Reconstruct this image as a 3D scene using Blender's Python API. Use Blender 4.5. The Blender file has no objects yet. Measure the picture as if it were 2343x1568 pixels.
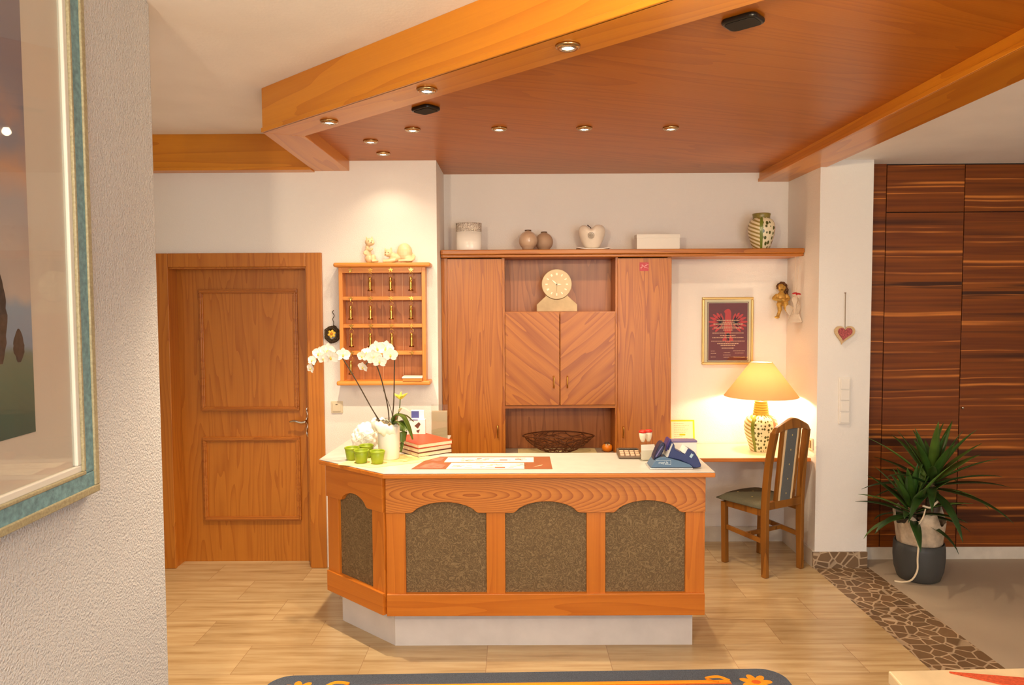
import bpy, bmesh, math, random
from mathutils import Vector, Matrix
from math import sin, cos, pi, radians

S = bpy.context.scene
C = S.collection
RND = random.Random(11)

def lin(c, a=1.0):
    o = []
    for v in c:
        v /= 255.0
        o.append(v / 12.92 if v <= 0.04045 else ((v + 0.055) / 1.055) ** 2.4)
    return (o[0], o[1], o[2], a)

# ------------------------------------------------------------------ camera
pitch, yaw, roll = radians(2.85), radians(0.2), radians(-0.29)
fw = Vector((-sin(yaw) * cos(pitch), cos(yaw) * cos(pitch), -sin(pitch)))
rt = Vector((cos(yaw), sin(yaw), 0))
up = rt.cross(fw)
r2 = rt * cos(roll) + up * sin(roll)
u2 = -rt * sin(roll) + up * cos(roll)
cam_data = bpy.data.cameras.new('camera')
cam_data.sensor_fit = 'HORIZONTAL'
cam_data.sensor_width = 36.0
cam_data.lens = 1650 / 2343 * 36.0
cam_data.clip_start = 0.05
cam = bpy.data.objects.new('camera', cam_data)
C.objects.link(cam)
M = Matrix((r2, u2, -fw)).transposed().to_4x4()
M.translation = Vector((0, 0, 1.72))
cam.matrix_world = M
S.camera = cam

# ------------------------------------------------------------------ world, exposure, room lights
W = bpy.data.worlds.new('world')
S.world = W
W.use_nodes = True
W.node_tree.nodes['Background'].inputs[0].default_value = (1.0, 0.97, 0.94, 1)
W.node_tree.nodes['Background'].inputs[1].default_value = 0.64
S.view_settings.view_transform = 'Standard'
S.view_settings.look = 'None'
S.view_settings.gamma = 1.0
S.view_settings.use_curve_mapping = False
S.view_settings.exposure = 0.55

WARM = (1.0, 0.78, 0.53)

def lamp(name, typ, loc, energy, color=WARM, size=0.1, target=None, cone=None, blend=0.5, parent=None):
    d = bpy.data.lights.new(name, typ)
    d.energy = energy
    d.color = color
    if typ == 'AREA':
        d.size = size
    else:
        d.shadow_soft_size = size
    if typ == 'SPOT':
        d.spot_size = cone
        d.spot_blend = blend
    o = bpy.data.objects.new(name, d)
    C.objects.link(o)
    o.location = loc
    if target is not None:
        o.rotation_euler = (Vector(target) - Vector(loc)).to_track_quat('-Z', 'Y').to_euler()
    if parent:
        o.parent = parent
    return o

# the lobby's other ceiling lamps, behind and above the viewer, plus an added fill
lamp('lobby_lamp', 'POINT', (-0.98, -0.2, 2.3), 100, (1.0, 0.78, 0.55), 0.07)
lamp('lobby_uplight', 'SPOT', (0.75, 1.35, 2.45), 46, (1.0, 0.76, 0.42), 0.05, target=(0.55, 2.3, 2.72), cone=radians(130), blend=0.8)
lamp('lobby_fill', 'AREA', (1.6, -2.3, 1.5), 50, (0.96, 0.98, 1.0), 2.0, target=(0.0, 3.0, 1.0))  # added neutral fill from behind the viewer, no real window

# ------------------------------------------------------------------ node helpers
def newmat(name):
    m = bpy.data.materials.new(name)
    m.use_nodes = True
    return m, m.node_tree.nodes, m.node_tree.links, m.node_tree.nodes['Principled BSDF']

def plain(name, col, rough=0.5, metal=0.0, spec=0.5, noise=0.0, nscale=20, bump=0.0, bscale=80, emit=None, estr=0, coat=0, trans=0, ior=1.45, alpha=1):
    m, n, l, p = newmat(name)
    c = lin(col)
    p.inputs['Base Color'].default_value = c
    p.inputs['Roughness'].default_value = rough
    p.inputs['Metallic'].default_value = metal
    p.inputs['Specular IOR Level'].default_value = spec
    p.inputs['Coat Weight'].default_value = coat
    p.inputs['Transmission Weight'].default_value = trans
    p.inputs['IOR'].default_value = ior
    p.inputs['Alpha'].default_value = alpha
    if emit:
        p.inputs['Emission Color'].default_value = lin(emit)
        p.inputs['Emission Strength'].default_value = estr
    tc = n.new('ShaderNodeTexCoord')
    if noise:
        t = n.new('ShaderNodeTexNoise')
        t.inputs['Scale'].default_value = nscale
        t.inputs['Detail'].default_value = 5
        l.new(tc.outputs['Object'], t.inputs['Vector'])
        r = n.new('ShaderNodeValToRGB')
        r.color_ramp.elements[0].position = 0.3
        r.color_ramp.elements[1].position = 0.7
        r.color_ramp.elements[0].color = tuple(v * (1 - noise) for v in c[:3]) + (1,)
        r.color_ramp.elements[1].color = tuple(min(1, v * (1 + noise * 0.6)) for v in c[:3]) + (1,)
        l.new(t.outputs['Fac'], r.inputs['Fac'])
        l.new(r.outputs['Color'], p.inputs['Base Color'])
    if bump:
        t = n.new('ShaderNodeTexNoise')
        t.inputs['Scale'].default_value = bscale
        t.inputs['Detail'].default_value = 4
        l.new(tc.outputs['Object'], t.inputs['Vector'])
        b = n.new('ShaderNodeBump')
        b.inputs['Strength'].default_value = bump
        b.inputs['Distance'].default_value = 0.01
        l.new(t.outputs['Fac'], b.inputs['Height'])
        l.new(b.outputs['Normal'], p.inputs['Normal'])
    return m

def ramp(n, stops, interp='LINEAR'):
    r = n.new('ShaderNodeValToRGB')
    e = r.color_ramp.elements
    while len(e) > 1:
        e.remove(e[-1])
    e[0].position = stops[0][0]
    e[0].color = stops[0][1]
    for pos, col in stops[1:]:
        x = e.new(pos)
        x.color = col
    r.color_ramp.interpolation = interp
    return r

def math_node(n, l, op, a, b=None, c=None):
    m = n.new('ShaderNodeMath')
    m.operation = op
    for i, v in enumerate((a, b, c)):
        if v is None:
            continue
        if isinstance(v, (int, float)):
            m.inputs[i].default_value = v
        else:
            l.new(v, m.inputs[i])
    return m.outputs[0]

def wood(name, light, dark, axis=2, rings=9, sc=1.0, rough=0.38, fine=0.35, rot=None, coat=0.15, stretch=9.0, fixed=False, centre=None, spec=0.4):
    """flat-sawn wood: wandering growth-ring lines along one axis plus fine pores"""
    m, n, l, p = newmat(name)
    tc = n.new('ShaderNodeTexCoord')
    vec = tc.outputs['Object']
    if not fixed:
        oi = n.new('ShaderNodeObjectInfo')
        sx = n.new('ShaderNodeVectorMath')
        sx.operation = 'SCALE'
        sx.inputs[0].default_value = (7.3, 4.1, 5.7)
        l.new(oi.outputs['Random'], sx.inputs['Scale'])
        ad = n.new('ShaderNodeVectorMath')
        ad.operation = 'ADD'
        l.new(vec, ad.inputs[0])
        l.new(sx.outputs[0], ad.inputs[1])
        vec = ad.outputs[0]
    if rot:
        mr = n.new('ShaderNodeMapping')
        mr.inputs['Rotation'].default_value = rot
        l.new(vec, mr.inputs['Vector'])
        vec = mr.outputs['Vector']
    mp = n.new('ShaderNodeMapping')
    s = [1.0, 1.0, 1.0]
    s[axis] = 1.0 / stretch
    if centre:
        mp.vector_type = 'POINT'
        mp.inputs['Location'].default_value = tuple(-centre[i] * s[i] * sc for i in range(3))
    mp.inputs['Scale'].default_value = tuple(v * sc for v in s)
    l.new(vec, mp.inputs['Vector'])
    t = n.new('ShaderNodeTexNoise')
    t.inputs['Scale'].default_value = 5.0
    t.inputs['Detail'].default_value = 2.5
    t.inputs['Roughness'].default_value = 0.45
    l.new(mp.outputs['Vector'], t.inputs['Vector'])
    base = t.outputs['Fac']
    if centre:
        ln = n.new('ShaderNodeVectorMath')
        ln.operation = 'LENGTH'
        l.new(mp.outputs['Vector'], ln.inputs[0])
        base = math_node(n, l, 'MULTIPLY_ADD', ln.outputs['Value'], 9.0, math_node(n, l, 'MULTIPLY', t.outputs['Fac'], 0.55))
    k = math_node(n, l, 'MULTIPLY', base, rings)
    fr = math_node(n, l, 'FRACT', k)
    sw = math_node(n, l, 'POWER', fr, 2.2)
    mp2 = n.new('ShaderNodeMapping')
    s2 = [150.0, 150.0, 150.0]
    s2[axis] = 3.0
    mp2.inputs['Scale'].default_value = tuple(s2)
    l.new(vec, mp2.inputs['Vector'])
    t2 = n.new('ShaderNodeTexNoise')
    t2.inputs['Scale'].default_value = 1.0
    t2.inputs['Detail'].default_value = 2
    l.new(mp2.outputs['Vector'], t2.inputs['Vector'])
    f = math_node(n, l, 'MULTIPLY_ADD', t2.outputs['Fac'], fine, math_node(n, l, 'MULTIPLY', sw, 1.0 - fine))
    r = ramp(n, [(0.12, lin(light)), (0.85, lin(dark))])
    l.new(f, r.inputs['Fac'])
    l.new(r.outputs['Color'], p.inputs['Base Color'])
    p.inputs['Roughness'].default_value = rough
    p.inputs['Specular IOR Level'].default_value = spec
    p.inputs['Coat Weight'].default_value = coat
    p.inputs['Coat Roughness'].default_value = 0.25
    b = n.new('ShaderNodeBump')
    b.inputs['Strength'].default_value = 0.08
    b.inputs['Distance'].default_value = 0.004
    l.new(t2.outputs['Fac'], b.inputs['Height'])
    l.new(b.outputs['Normal'], p.inputs['Normal'])
    return m

# ------------------------------------------------------------------ mesh helpers
class G:
    def __init__(self, M=None):
        self.bm = bmesh.new()
        self.M = M
        self.mi = 0
    def v(self, p):
        p = Vector(p)
        if self.M is not None:
            p = self.M @ p
        return self.bm.verts.new(p)
    def face(self, vs):
        try:
            f = self.bm.faces.new(vs)
            f.material_index = self.mi
            return f
        except ValueError:
            return None
    def box(self, a, b):
        x0, y0, z0 = a
        x1, y1, z1 = b
        x0, x1 = min(x0, x1), max(x0, x1)
        y0, y1 = min(y0, y1), max(y0, y1)
        z0, z1 = min(z0, z1), max(z0, z1)
        v = [self.v(p) for p in ((x0,y0,z0),(x1,y0,z0),(x1,y1,z0),(x0,y1,z0),(x0,y0,z1),(x1,y0,z1),(x1,y1,z1),(x0,y1,z1))]
        for f in ((0,3,2,1),(4,5,6,7),(0,1,5,4),(1,2,6,5),(2,3,7,6),(3,0,4,7)):
            self.face([v[i] for i in f])
        return self
    def prism(self, poly, d0, d1, plane='XY'):
        def P(u, w, d):
            return {'XY': (u, w, d), 'XZ': (u, d, w), 'YZ': (d, u, w)}[plane]
        a = [self.v(P(u, w, d0)) for u, w in poly]
        b = [self.v(P(u, w, d1)) for u, w in poly]
        self.face(a[::-1])
        self.face(b)
        k = len(poly)
        for i in range(k):
            self.face([a[i], a[(i + 1) % k], b[(i + 1) % k], b[i]])
        return self
    def lathe(self, prof, c=(0, 0, 0), seg=32, sx=1.0, sy=1.0):
        rows = []
        for r, z in prof:
            if r < 1e-6:
                rows.append([self.v((c[0], c[1], c[2] + z))])
            else:
                rows.append([self.v((c[0] + sx * r * cos(2 * pi * i / seg), c[1] + sy * r * sin(2 * pi * i / seg), c[2] + z)) for i in range(seg)])
        for a, b in zip(rows, rows[1:]):
            for i in range(seg):
                j = (i + 1) % seg
                if len(a) == 1 and len(b) == 1:
                    continue
                if len(a) == 1:
                    self.face([a[0], b[j], b[i]])
                elif len(b) == 1:
                    self.face([a[i], a[j], b[0]])
                else:
                    self.face([a[i], a[j], b[j], b[i]])
        return self
    def tube(self, pts, r, seg=8, closed=False, flat=1.0):
        pts = [Vector(p) for p in pts]
        k = len(pts)
        rad = r if isinstance(r, (list, tuple)) else [r] * k
        rows = []
        nrm = None
        for i, p in enumerate(pts):
            if closed:
                t = pts[(i + 1) % k] - pts[i - 1]
            else:
                t = pts[min(i + 1, k - 1)] - pts[max(i - 1, 0)]
            if t.length < 1e-9:
                t = Vector((0, 0, 1))
            t.normalize()
            if nrm is None:
                nrm = t.orthogonal().normalized()
            nrm = (nrm - t * nrm.dot(t))
            if nrm.length < 1e-6:
                nrm = t.orthogonal()
            nrm.normalize()
            bn = t.cross(nrm)
            rows.append([self.v(p + rad[i] * (nrm * cos(2 * pi * j / seg) + flat * bn * sin(2 * pi * j / seg))) for j in range(seg)])
        rng = range(k if closed else k - 1)
        for i in rng:
            a, b = rows[i], rows[(i + 1) % k]
            for j in range(seg):
                self.face([a[j], a[(j + 1) % seg], b[(j + 1) % seg], b[j]])
        if not closed:
            self.face(rows[0][::-1])
            self.face(rows[-1])
        return self
    def ell(self, c, r, rot=None, seg=16, rings=10):
        if isinstance(r, (int, float)):
            r = (r, r, r)
        R = rot if rot is not None else Matrix.Identity(3)
        rows = []
        for i in range(rings + 1):
            th = pi * i / rings
            if i in (0, rings):
                rows.append([self.v(Vector(c) + R @ Vector((0, 0, r[2] * cos(th))))])
            else:
                rows.append([self.v(Vector(c) + R @ Vector((r[0] * sin(th) * cos(2*pi*j/seg), r[1] * sin(th) * sin(2*pi*j/seg), r[2] * cos(th)))) for j in range(seg)])
        for a, b in zip(rows, rows[1:]):
            for j in range(seg):
                q = (j + 1) % seg
                if len(a) == 1:
                    self.face([a[0], b[j], b[q]])
                elif len(b) == 1:
                    self.face([a[j], b[0], a[q]])
                else:
                    self.face([a[j], b[j], b[q], a[q]])
        return self

OFF = {}

def thing(name, label, cat, loc=(0, 0, 0), rotz=0.0, group=None, local=False):
    o = bpy.data.objects.new(name, None)
    C.objects.link(o)
    o.location = loc
    o.rotation_euler = (0, 0, rotz)
    o.empty_display_size = 0.05
    o['label'] = label
    o['category'] = cat
    if group:
        o['group'] = group
    OFF[o.name] = Vector((0, 0, 0)) if (local or rotz) else Vector(loc)
    return o

def tag(o, label, cat, group=None):
    o['label'] = label
    o['category'] = cat
    if group:
        o['group'] = group
    return o

def obj(name, g, mat, parent=None, smooth=False, bevel=0.0, label=None, origin=None, kind=None, segs=2, sub=0, solid=0.0):
    me = bpy.data.meshes.new(name)
    bm = g.bm
    bmesh.ops.recalc_face_normals(bm, faces=bm.faces[:])
    if parent is not None:
        off = OFF[parent.name]
    elif origin is not None:
        off = Vector(origin)
    else:
        xs = [v.co for v in bm.verts]
        lo = Vector((min(p.x for p in xs), min(p.y for p in xs), min(p.z for p in xs)))
        hi = Vector((max(p.x for p in xs), max(p.y for p in xs), max(p.z for p in xs)))
        off = Vector(((lo.x + hi.x) / 2, (lo.y + hi.y) / 2, lo.z))
    bmesh.ops.translate(bm, verts=bm.verts[:], vec=-off)
    bm.to_mesh(me)
    bm.free()
    for m in (mat if isinstance(mat, (list, tuple)) else [mat]):
        me.materials.append(m)
    if smooth:
        me.polygons.foreach_set('use_smooth', [True] * len(me.polygons))
        if smooth == 'auto':
            for e in me.edges:
                pass
    o = bpy.data.objects.new(name, me)
    C.objects.link(o)
    if parent is not None:
        o.parent = parent
        OFF[o.name] = off
    else:
        o.location = off
        OFF[o.name] = off
    if bevel:
        b = o.modifiers.new('bevel', 'BEVEL')
        b.width = bevel
        b.segments = segs
        b.limit_method = 'ANGLE'
        b.angle_limit = radians(35)
    if solid:
        sm = o.modifiers.new('solidify', 'SOLIDIFY')
        sm.thickness = solid
        sm.offset = 0
    if sub:
        sb = o.modifiers.new('subdivision', 'SUBSURF')
        sb.levels = sub
        sb.render_levels = sub
    if label:
        o['label'] = label
    if kind:
        o['kind'] = kind
    return o

def struct(name, g, mat, parent=None, **k):
    return obj(name, g, mat, parent, kind=None if parent else 'structure', **k)

def bake(o):
    """apply the modifiers of o into its mesh"""
    dg = bpy.context.evaluated_depsgraph_get()
    dg.update()
    me = bpy.data.meshes.new_from_object(o.evaluated_get(dg))
    me.name = o.name
    o.modifiers.clear()
    o.data = me
    return o

def melt(o, voxel=0.004, smooth=6):
    """fuse overlapping blobs into one continuous skin"""
    r = o.modifiers.new('remesh', 'REMESH')
    r.mode = 'VOXEL'
    r.voxel_size = voxel
    r.use_smooth_shade = True
    s = o.modifiers.new('smooth', 'SMOOTH')
    s.iterations = smooth
    s.factor = 0.5
    return bake(o)

def dup(root, loc=None, rotz=None, label=None, parent=None):
    r = root.copy()
    C.objects.link(r)
    OFF[r.name] = OFF[root.name]
    if loc is not None:
        r.location = loc
    if rotz is not None:
        r.rotation_euler = (0, 0, rotz)
    if label:
        r['label'] = label
    if parent is not None:
        r.parent = parent
    for ch in list(root.children):
        dup(ch, parent=r)
    return r

def text_mesh(name, body, size, mat, parent, M4, extrude=0.0006, label=None, align='CENTER'):
    cu = bpy.data.curves.new(name, 'FONT')
    cu.body = body
    cu.size = size
    cu.extrude = extrude
    cu.align_x = align
    cu.align_y = 'CENTER'
    t = bpy.data.objects.new(name, cu)
    C.objects.link(t)
    dg = bpy.context.evaluated_depsgraph_get()
    dg.update()
    me = bpy.data.meshes.new_from_object(t.evaluated_get(dg))
    bpy.data.objects.remove(t)
    me.transform(M4)
    me.transform(Matrix.Translation(-OFF[parent.name]))
    me.materials.clear()
    me.materials.append(mat)
    o = bpy.data.objects.new(name, me)
    C.objects.link(o)
    o.parent = parent
    OFF[o.name] = OFF[parent.name]
    if label:
        o['label'] = label
    return o

def facing(x, y, z):
    """frame for something drawn in XY that stands upright facing the viewer"""
    return Matrix.Translation((x, y, z)) @ Matrix.Rotation(pi / 2, 4, 'X')

def bez(pts, n=12):
    """Catmull-Rom through the points"""
    P = [Vector(p) for p in pts]
    P = [P[0] * 2 - P[1]] + P + [P[-1] * 2 - P[-2]]
    out = []
    for i in range(1, len(P) - 2):
        for k in range(n):
            t = k / n
            a, b, c, d = P[i - 1], P[i], P[i + 1], P[i + 2]
            out.append(0.5 * ((2 * b) + (c - a) * t + (2 * a - 5 * b + 4 * c - d) * t * t + (3 * b - a - 3 * c + d) * t ** 3))
    out.append(P[-2])
    return out

# ------------------------------------------------------------------ materials
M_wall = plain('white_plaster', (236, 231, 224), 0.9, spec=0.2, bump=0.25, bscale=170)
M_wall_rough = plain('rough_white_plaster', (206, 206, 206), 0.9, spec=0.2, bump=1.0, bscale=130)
M_ceil = plain('ceiling_plaster', (246, 244, 241), 0.95, spec=0.1, noise=0.04, nscale=3, bump=0.1, bscale=60)
OAK_L, OAK_D = (184, 112, 34), (148, 78, 16)
M_oak = wood('oak_upright', OAK_L, OAK_D, 2, rings=38, stretch=15, fine=.4)
M_oak_x = wood('oak_lengthwise', OAK_L, OAK_D, 0, rings=16, stretch=13, fine=.45)
M_oak_y = wood('oak_crosswise', OAK_L, OAK_D, 1, rings=10)
M_oak_knot = wood('oak_with_knot', (200, 125, 50), (156, 82, 26), 0, rings=13.0, stretch=5.5, fixed=True, centre=(-0.21, -0.22, 0.800), fine=0.3)
M_oak_back = wood('oak_back_board', (186, 118, 66), (146, 86, 44), 2, rings=12, fine=0.5)
M_door = wood('door_oak', (190, 118, 36), (166, 94, 20), 2, rings=18, stretch=13, fine=0.45)
M_door_x = wood('door_oak_rail', (186, 114, 40), (162, 90, 26), 0, rings=12, fine=0.5, stretch=13)
M_pine = wood('honey_wood', (204, 120, 36), (184, 100, 24), 0, rings=12, fine=0.5, stretch=14)
M_pine_z = wood('honey_wood_upright', (204, 120, 36), (184, 100, 24), 2, rings=12, fine=0.5, stretch=14)
M_rack_lit = wood('rack_wood_lit', (222, 146, 66), (200, 122, 48), 0, rings=12, fine=0.5, stretch=14)  # honey wood lightened, upright version too: the rack's brighter light put into the colour
M_rack_lit_z = wood('rack_wood_lit_upright', (222, 146, 66), (200, 122, 48), 2, rings=12, fine=0.5, stretch=14)
M_pine_d = wood('honey_wood_diagonal', (204, 120, 36), (184, 100, 24), 0, rings=12, fine=0.5, stretch=14, rot=(0, 0, math.atan2(.328, .36)))
M_panel = wood('ceiling_veneer', (184, 108, 26), (166, 92, 18), 0, rings=16, sc=0.6, stretch=13, rough=0.36, fine=0.4, rot=(0, 0, radians(-20)), coat=0.06, spec=0.25)
M_beam = wood('beam_veneer', (212, 136, 30), (194, 116, 20), 0, rings=9, sc=0.7, stretch=13, rough=0.32, fine=0.4, rot=(0, 0, radians(42)), coat=0.25)
M_beam_y = wood('beam_veneer_lengthwise', (212, 136, 30), (192, 114, 20), 1, rings=9, sc=0.7, stretch=13, rough=0.32, fine=0.4, coat=0.25)
M_beam_x = wood('beam_veneer_crosswise', (212, 136, 30), (192, 114, 20), 0, rings=9, sc=0.7, stretch=13, rough=0.32, fine=0.4, coat=0.25)
M_herr_l = wood('oak_slanting_left', OAK_L, OAK_D, 0, rings=14, stretch=11, fine=.4, rot=(0, radians(-42), 0))
M_herr_r = wood('oak_slanting_right', OAK_L, OAK_D, 0, rings=14, stretch=11, fine=.4, rot=(0, radians(42), 0))
M_chairwood = wood('chair_beech', (150, 96, 32), (112, 66, 18), 2, rings=6, rough=0.35)
M_chrome = plain('chrome', (220, 215, 205), 0.15, 1.0)
M_brass = plain('brass', (205, 160, 80), 0.22, 1.0)
M_darkbrass = plain('aged_brass', (120, 72, 36), 0.35, 1.0)
M_gold = plain('gilt', (222, 190, 120), 0.3, 0.6)
M_white = plain('white_ceramic', (236, 230, 220), 0.22, spec=0.5)
M_whitem = plain('white_matt', (232, 226, 215), 0.7)
M_paper = plain('white_paper', (240, 236, 226), 0.8)
M_black = plain('black_plastic', (28, 26, 25), 0.3)
M_glass = plain('clear_glass', (250, 252, 250), 0.03, trans=1.0, ior=1.45)

def thin_glass(name, tint=(245, 247, 245), k=0.06):
    m, n, l, p = newmat(name)
    n.remove(p)
    t = n.new('ShaderNodeBsdfTransparent')
    t.inputs[0].default_value = lin(tint)
    g = n.new('ShaderNodeBsdfGlossy')
    g.inputs['Roughness'].default_value = 0.02
    fr = n.new('ShaderNodeLayerWeight')
    fr.inputs['Blend'].default_value = 0.5
    mx = n.new('ShaderNodeMixShader')
    l.new(math_node(n, l, 'MULTIPLY_ADD', math_node(n, l, 'POWER', fr.outputs['Facing'], 5.0), 0.45, 0.03), mx.inputs[0])
    l.new(t.outputs[0], mx.inputs[1])
    l.new(g.outputs[0], mx.inputs[2])
    l.new(mx.outputs[0], n['Material Output'].inputs[0])
    return m
M_pane = thin_glass('picture_glass')
M_acrylic = thin_glass('clear_acrylic', (249, 249, 246))

def floor_mat():
    m, n, l, p = newmat('travertine_tiles')
    tc = n.new('ShaderNodeTexCoord')
    br = n.new('ShaderNodeTexBrick')
    br.offset = 0.5
    br.inputs['Scale'].default_value = 1.0
    br.inputs['Brick Width'].default_value = 0.60
    br.inputs['Row Height'].default_value = 0.29
    br.inputs['Mortar Size'].default_value = 0.0016
    br.inputs['Mortar Smooth'].default_value = 0.2
    br.inputs['Color1'].default_value = (0, 0, 0, 1)
    br.inputs['Color2'].default_value = (1, 1, 1, 1)
    br.inputs['Mortar'].default_value = (0.5, 0.5, 0.5, 1)
    mp = n.new('ShaderNodeMapping')
    mp.inputs['Location'].default_value = (0.12, 0.13, 0)
    l.new(tc.outputs['Object'], mp.inputs['Vector'])
    l.new(mp.outputs['Vector'], br.inputs['Vector'])
    off = n.new('ShaderNodeVectorMath')
    off.operation = 'MULTIPLY_ADD'
    l.new(br.outputs['Color'], off.inputs[0])
    off.inputs[1].default_value = (3.0, 1.7, 0)
    l.new(tc.outputs['Object'], off.inputs[2])
    m2 = n.new('ShaderNodeMapping')
    m2.inputs['Scale'].default_value = (1.1, 14, 1)
    l.new(off.outputs[0], m2.inputs['Vector'])
    t = n.new('ShaderNodeTexNoise')
    t.inputs['Scale'].default_value = 1.6
    t.inputs['Detail'].default_value = 6
    t.inputs['Roughness'].default_value = 0.6
    l.new(m2.outputs['Vector'], t.inputs['Vector'])
    r = ramp(n, [(0.28, lin((168, 136, 92))), (0.45, lin((194, 164, 118))), (0.62, lin((208, 182, 138))), (0.8, lin((200, 172, 126)))])
    l.new(t.outputs['Fac'], r.inputs['Fac'])
    mx = n.new('ShaderNodeMixRGB')
    mx.inputs[2].default_value = lin((160, 128, 92))
    l.new(br.outputs['Fac'], mx.inputs[0])
    tone = n.new('ShaderNodeMixRGB')
    tone.blend_type = 'MULTIPLY'
    tone.inputs[0].default_value = 0.16
    l.new(r.outputs['Color'], tone.inputs[1])
    l.new(br.outputs['Color'], tone.inputs[2])
    l.new(tone.outputs[0], mx.inputs[1])
    l.new(mx.outputs[0], p.inputs['Base Color'])
    p.inputs['Roughness'].default_value = 0.22
    p.inputs['Specular IOR Level'].default_value = 0.45
    return m

def mosaic_mat():
    m, n, l, p = newmat('broken_stone_mosaic')
    tc = n.new('ShaderNodeTexCoord')
    v1 = n.new('ShaderNodeTexVoronoi')
    v1.feature = 'DISTANCE_TO_EDGE'
    v1.inputs['Scale'].default_value = 14
    v2 = n.new('ShaderNodeTexVoronoi')
    v2.inputs['Scale'].default_value = 14
    for v in (v1, v2):
        l.new(tc.outputs['Object'], v.inputs['Vector'])
    r = ramp(n, [(0.0, lin((182, 160, 132))), (0.045, lin((176, 152, 122))), (0.07, lin((118, 92, 64)))])
    l.new(v1.outputs['Distance'], r.inputs['Fac'])
    bw = n.new('ShaderNodeRGBToBW')
    l.new(v2.outputs['Color'], bw.inputs[0])
    hs = n.new('ShaderNodeHueSaturation')
    l.new(math_node(n, l, 'MULTIPLY_ADD', bw.outputs[0], 0.5, 0.75), hs.inputs['Value'])
    l.new(r.outputs['Color'], hs.inputs['Color'])
    l.new(hs.outputs['Color'], p.inputs['Base Color'])
    p.inputs['Roughness'].default_value = 0.5
    return m

def walnut_mat():
    m, n, l, p = newmat('striped_walnut')
    tc = n.new('ShaderNodeTexCoord')
    mp = n.new('ShaderNodeMapping')
    mp.inputs['Scale'].default_value = (0.10, 1, 4.6)
    oi = n.new('ShaderNodeObjectInfo')
    cmb = n.new('ShaderNodeCombineXYZ')
    l.new(math_node(n, l, 'MULTIPLY', oi.outputs['Random'], 0.16), cmb.inputs[2])
    ad = n.new('ShaderNodeVectorMath')
    l.new(tc.outputs['Object'], ad.inputs[0])
    l.new(cmb.outputs[0], ad.inputs[1])
    l.new(ad.outputs[0], mp.inputs['Vector'])
    t = n.new('ShaderNodeTexNoise')
    t.inputs['Scale'].default_value = 1.0
    t.inputs['Detail'].default_value = 5
    t.inputs['Roughness'].default_value = 0.6
    l.new(mp.outputs['Vector'], t.inputs['Vector'])
    r = ramp(n, [(0.34, lin((40, 17, 6))), (0.41, lin((78, 36, 10))), (0.47, lin((130, 66, 14))), (0.52, lin((106, 50, 12))), (0.575, lin((140, 74, 16))), (0.60, lin((70, 32, 8))), (0.68, lin((46, 20, 6)))])
    l.new(t.outputs['Fac'], r.inputs['Fac'])
    # pale sapwood stripes
    sep = n.new('ShaderNodeSeparateXYZ')
    l.new(ad.outputs[0], sep.inputs[0])
    mpw = n.new('ShaderNodeMapping')
    mpw.inputs['Scale'].default_value = (0.9, 1, 1.2)
    l.new(ad.outputs[0], mpw.inputs['Vector'])
    tw = n.new('ShaderNodeTexNoise')
    tw.inputs['Scale'].default_value = 1.0
    l.new(mpw.outputs['Vector'], tw.inputs['Vector'])
    zz = math_node(n, l, 'MULTIPLY_ADD', tw.outputs['Fac'], 0.06, sep.outputs['Z'])
    # irregular ladder of thin lines: two ladders of different pitch
    acc = None
    for pitch_, ph, wd in ((0.262, 0.05, 0.016), (0.413, 0.22, 0.024), (0.187, 0.13, 0.010)):
        fr = math_node(n, l, 'FRACT', math_node(n, l, 'MULTIPLY_ADD', zz, 1 / pitch_, ph / pitch_))
        d = math_node(n, l, 'ABSOLUTE', math_node(n, l, 'SUBTRACT', fr, 0.5))
        ms = math_node(n, l, 'SUBTRACT', 1.0, math_node(n, l, 'MINIMUM', math_node(n, l, 'DIVIDE', d, wd / pitch_ * 0.5), 1.0))
        acc = ms if acc is None else math_node(n, l, 'MAXIMUM', acc, ms)
    mpx = n.new('ShaderNodeMapping')
    mpx.inputs['Scale'].default_value = (1.3, 1, 9)
    l.new(ad.outputs[0], mpx.inputs['Vector'])
    tx = n.new('ShaderNodeTexNoise')
    tx.inputs['Scale'].default_value = 1.0
    l.new(mpx.outputs['Vector'], tx.inputs['Vector'])
    gate = ramp(n, [(0.40, (0, 0, 0, 1)), (0.60, (1, 1, 1, 1))])
    l.new(tx.outputs['Fac'], gate.inputs['Fac'])
    fac = math_node(n, l, 'MULTIPLY', acc, gate.outputs['Color'])
    mx = n.new('ShaderNodeMixRGB')
    mx.inputs[2].default_value = lin((214, 130, 54))
    l.new(fac, mx.inputs[0])
    l.new(r.outputs['Color'], mx.inputs[1])
    l.new(mx.outputs[0], p.inputs['Base Color'])
    p.inputs['Roughness'].default_value = 0.38
    p.inputs['Specular IOR Level'].default_value = 0.35
    return m

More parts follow.
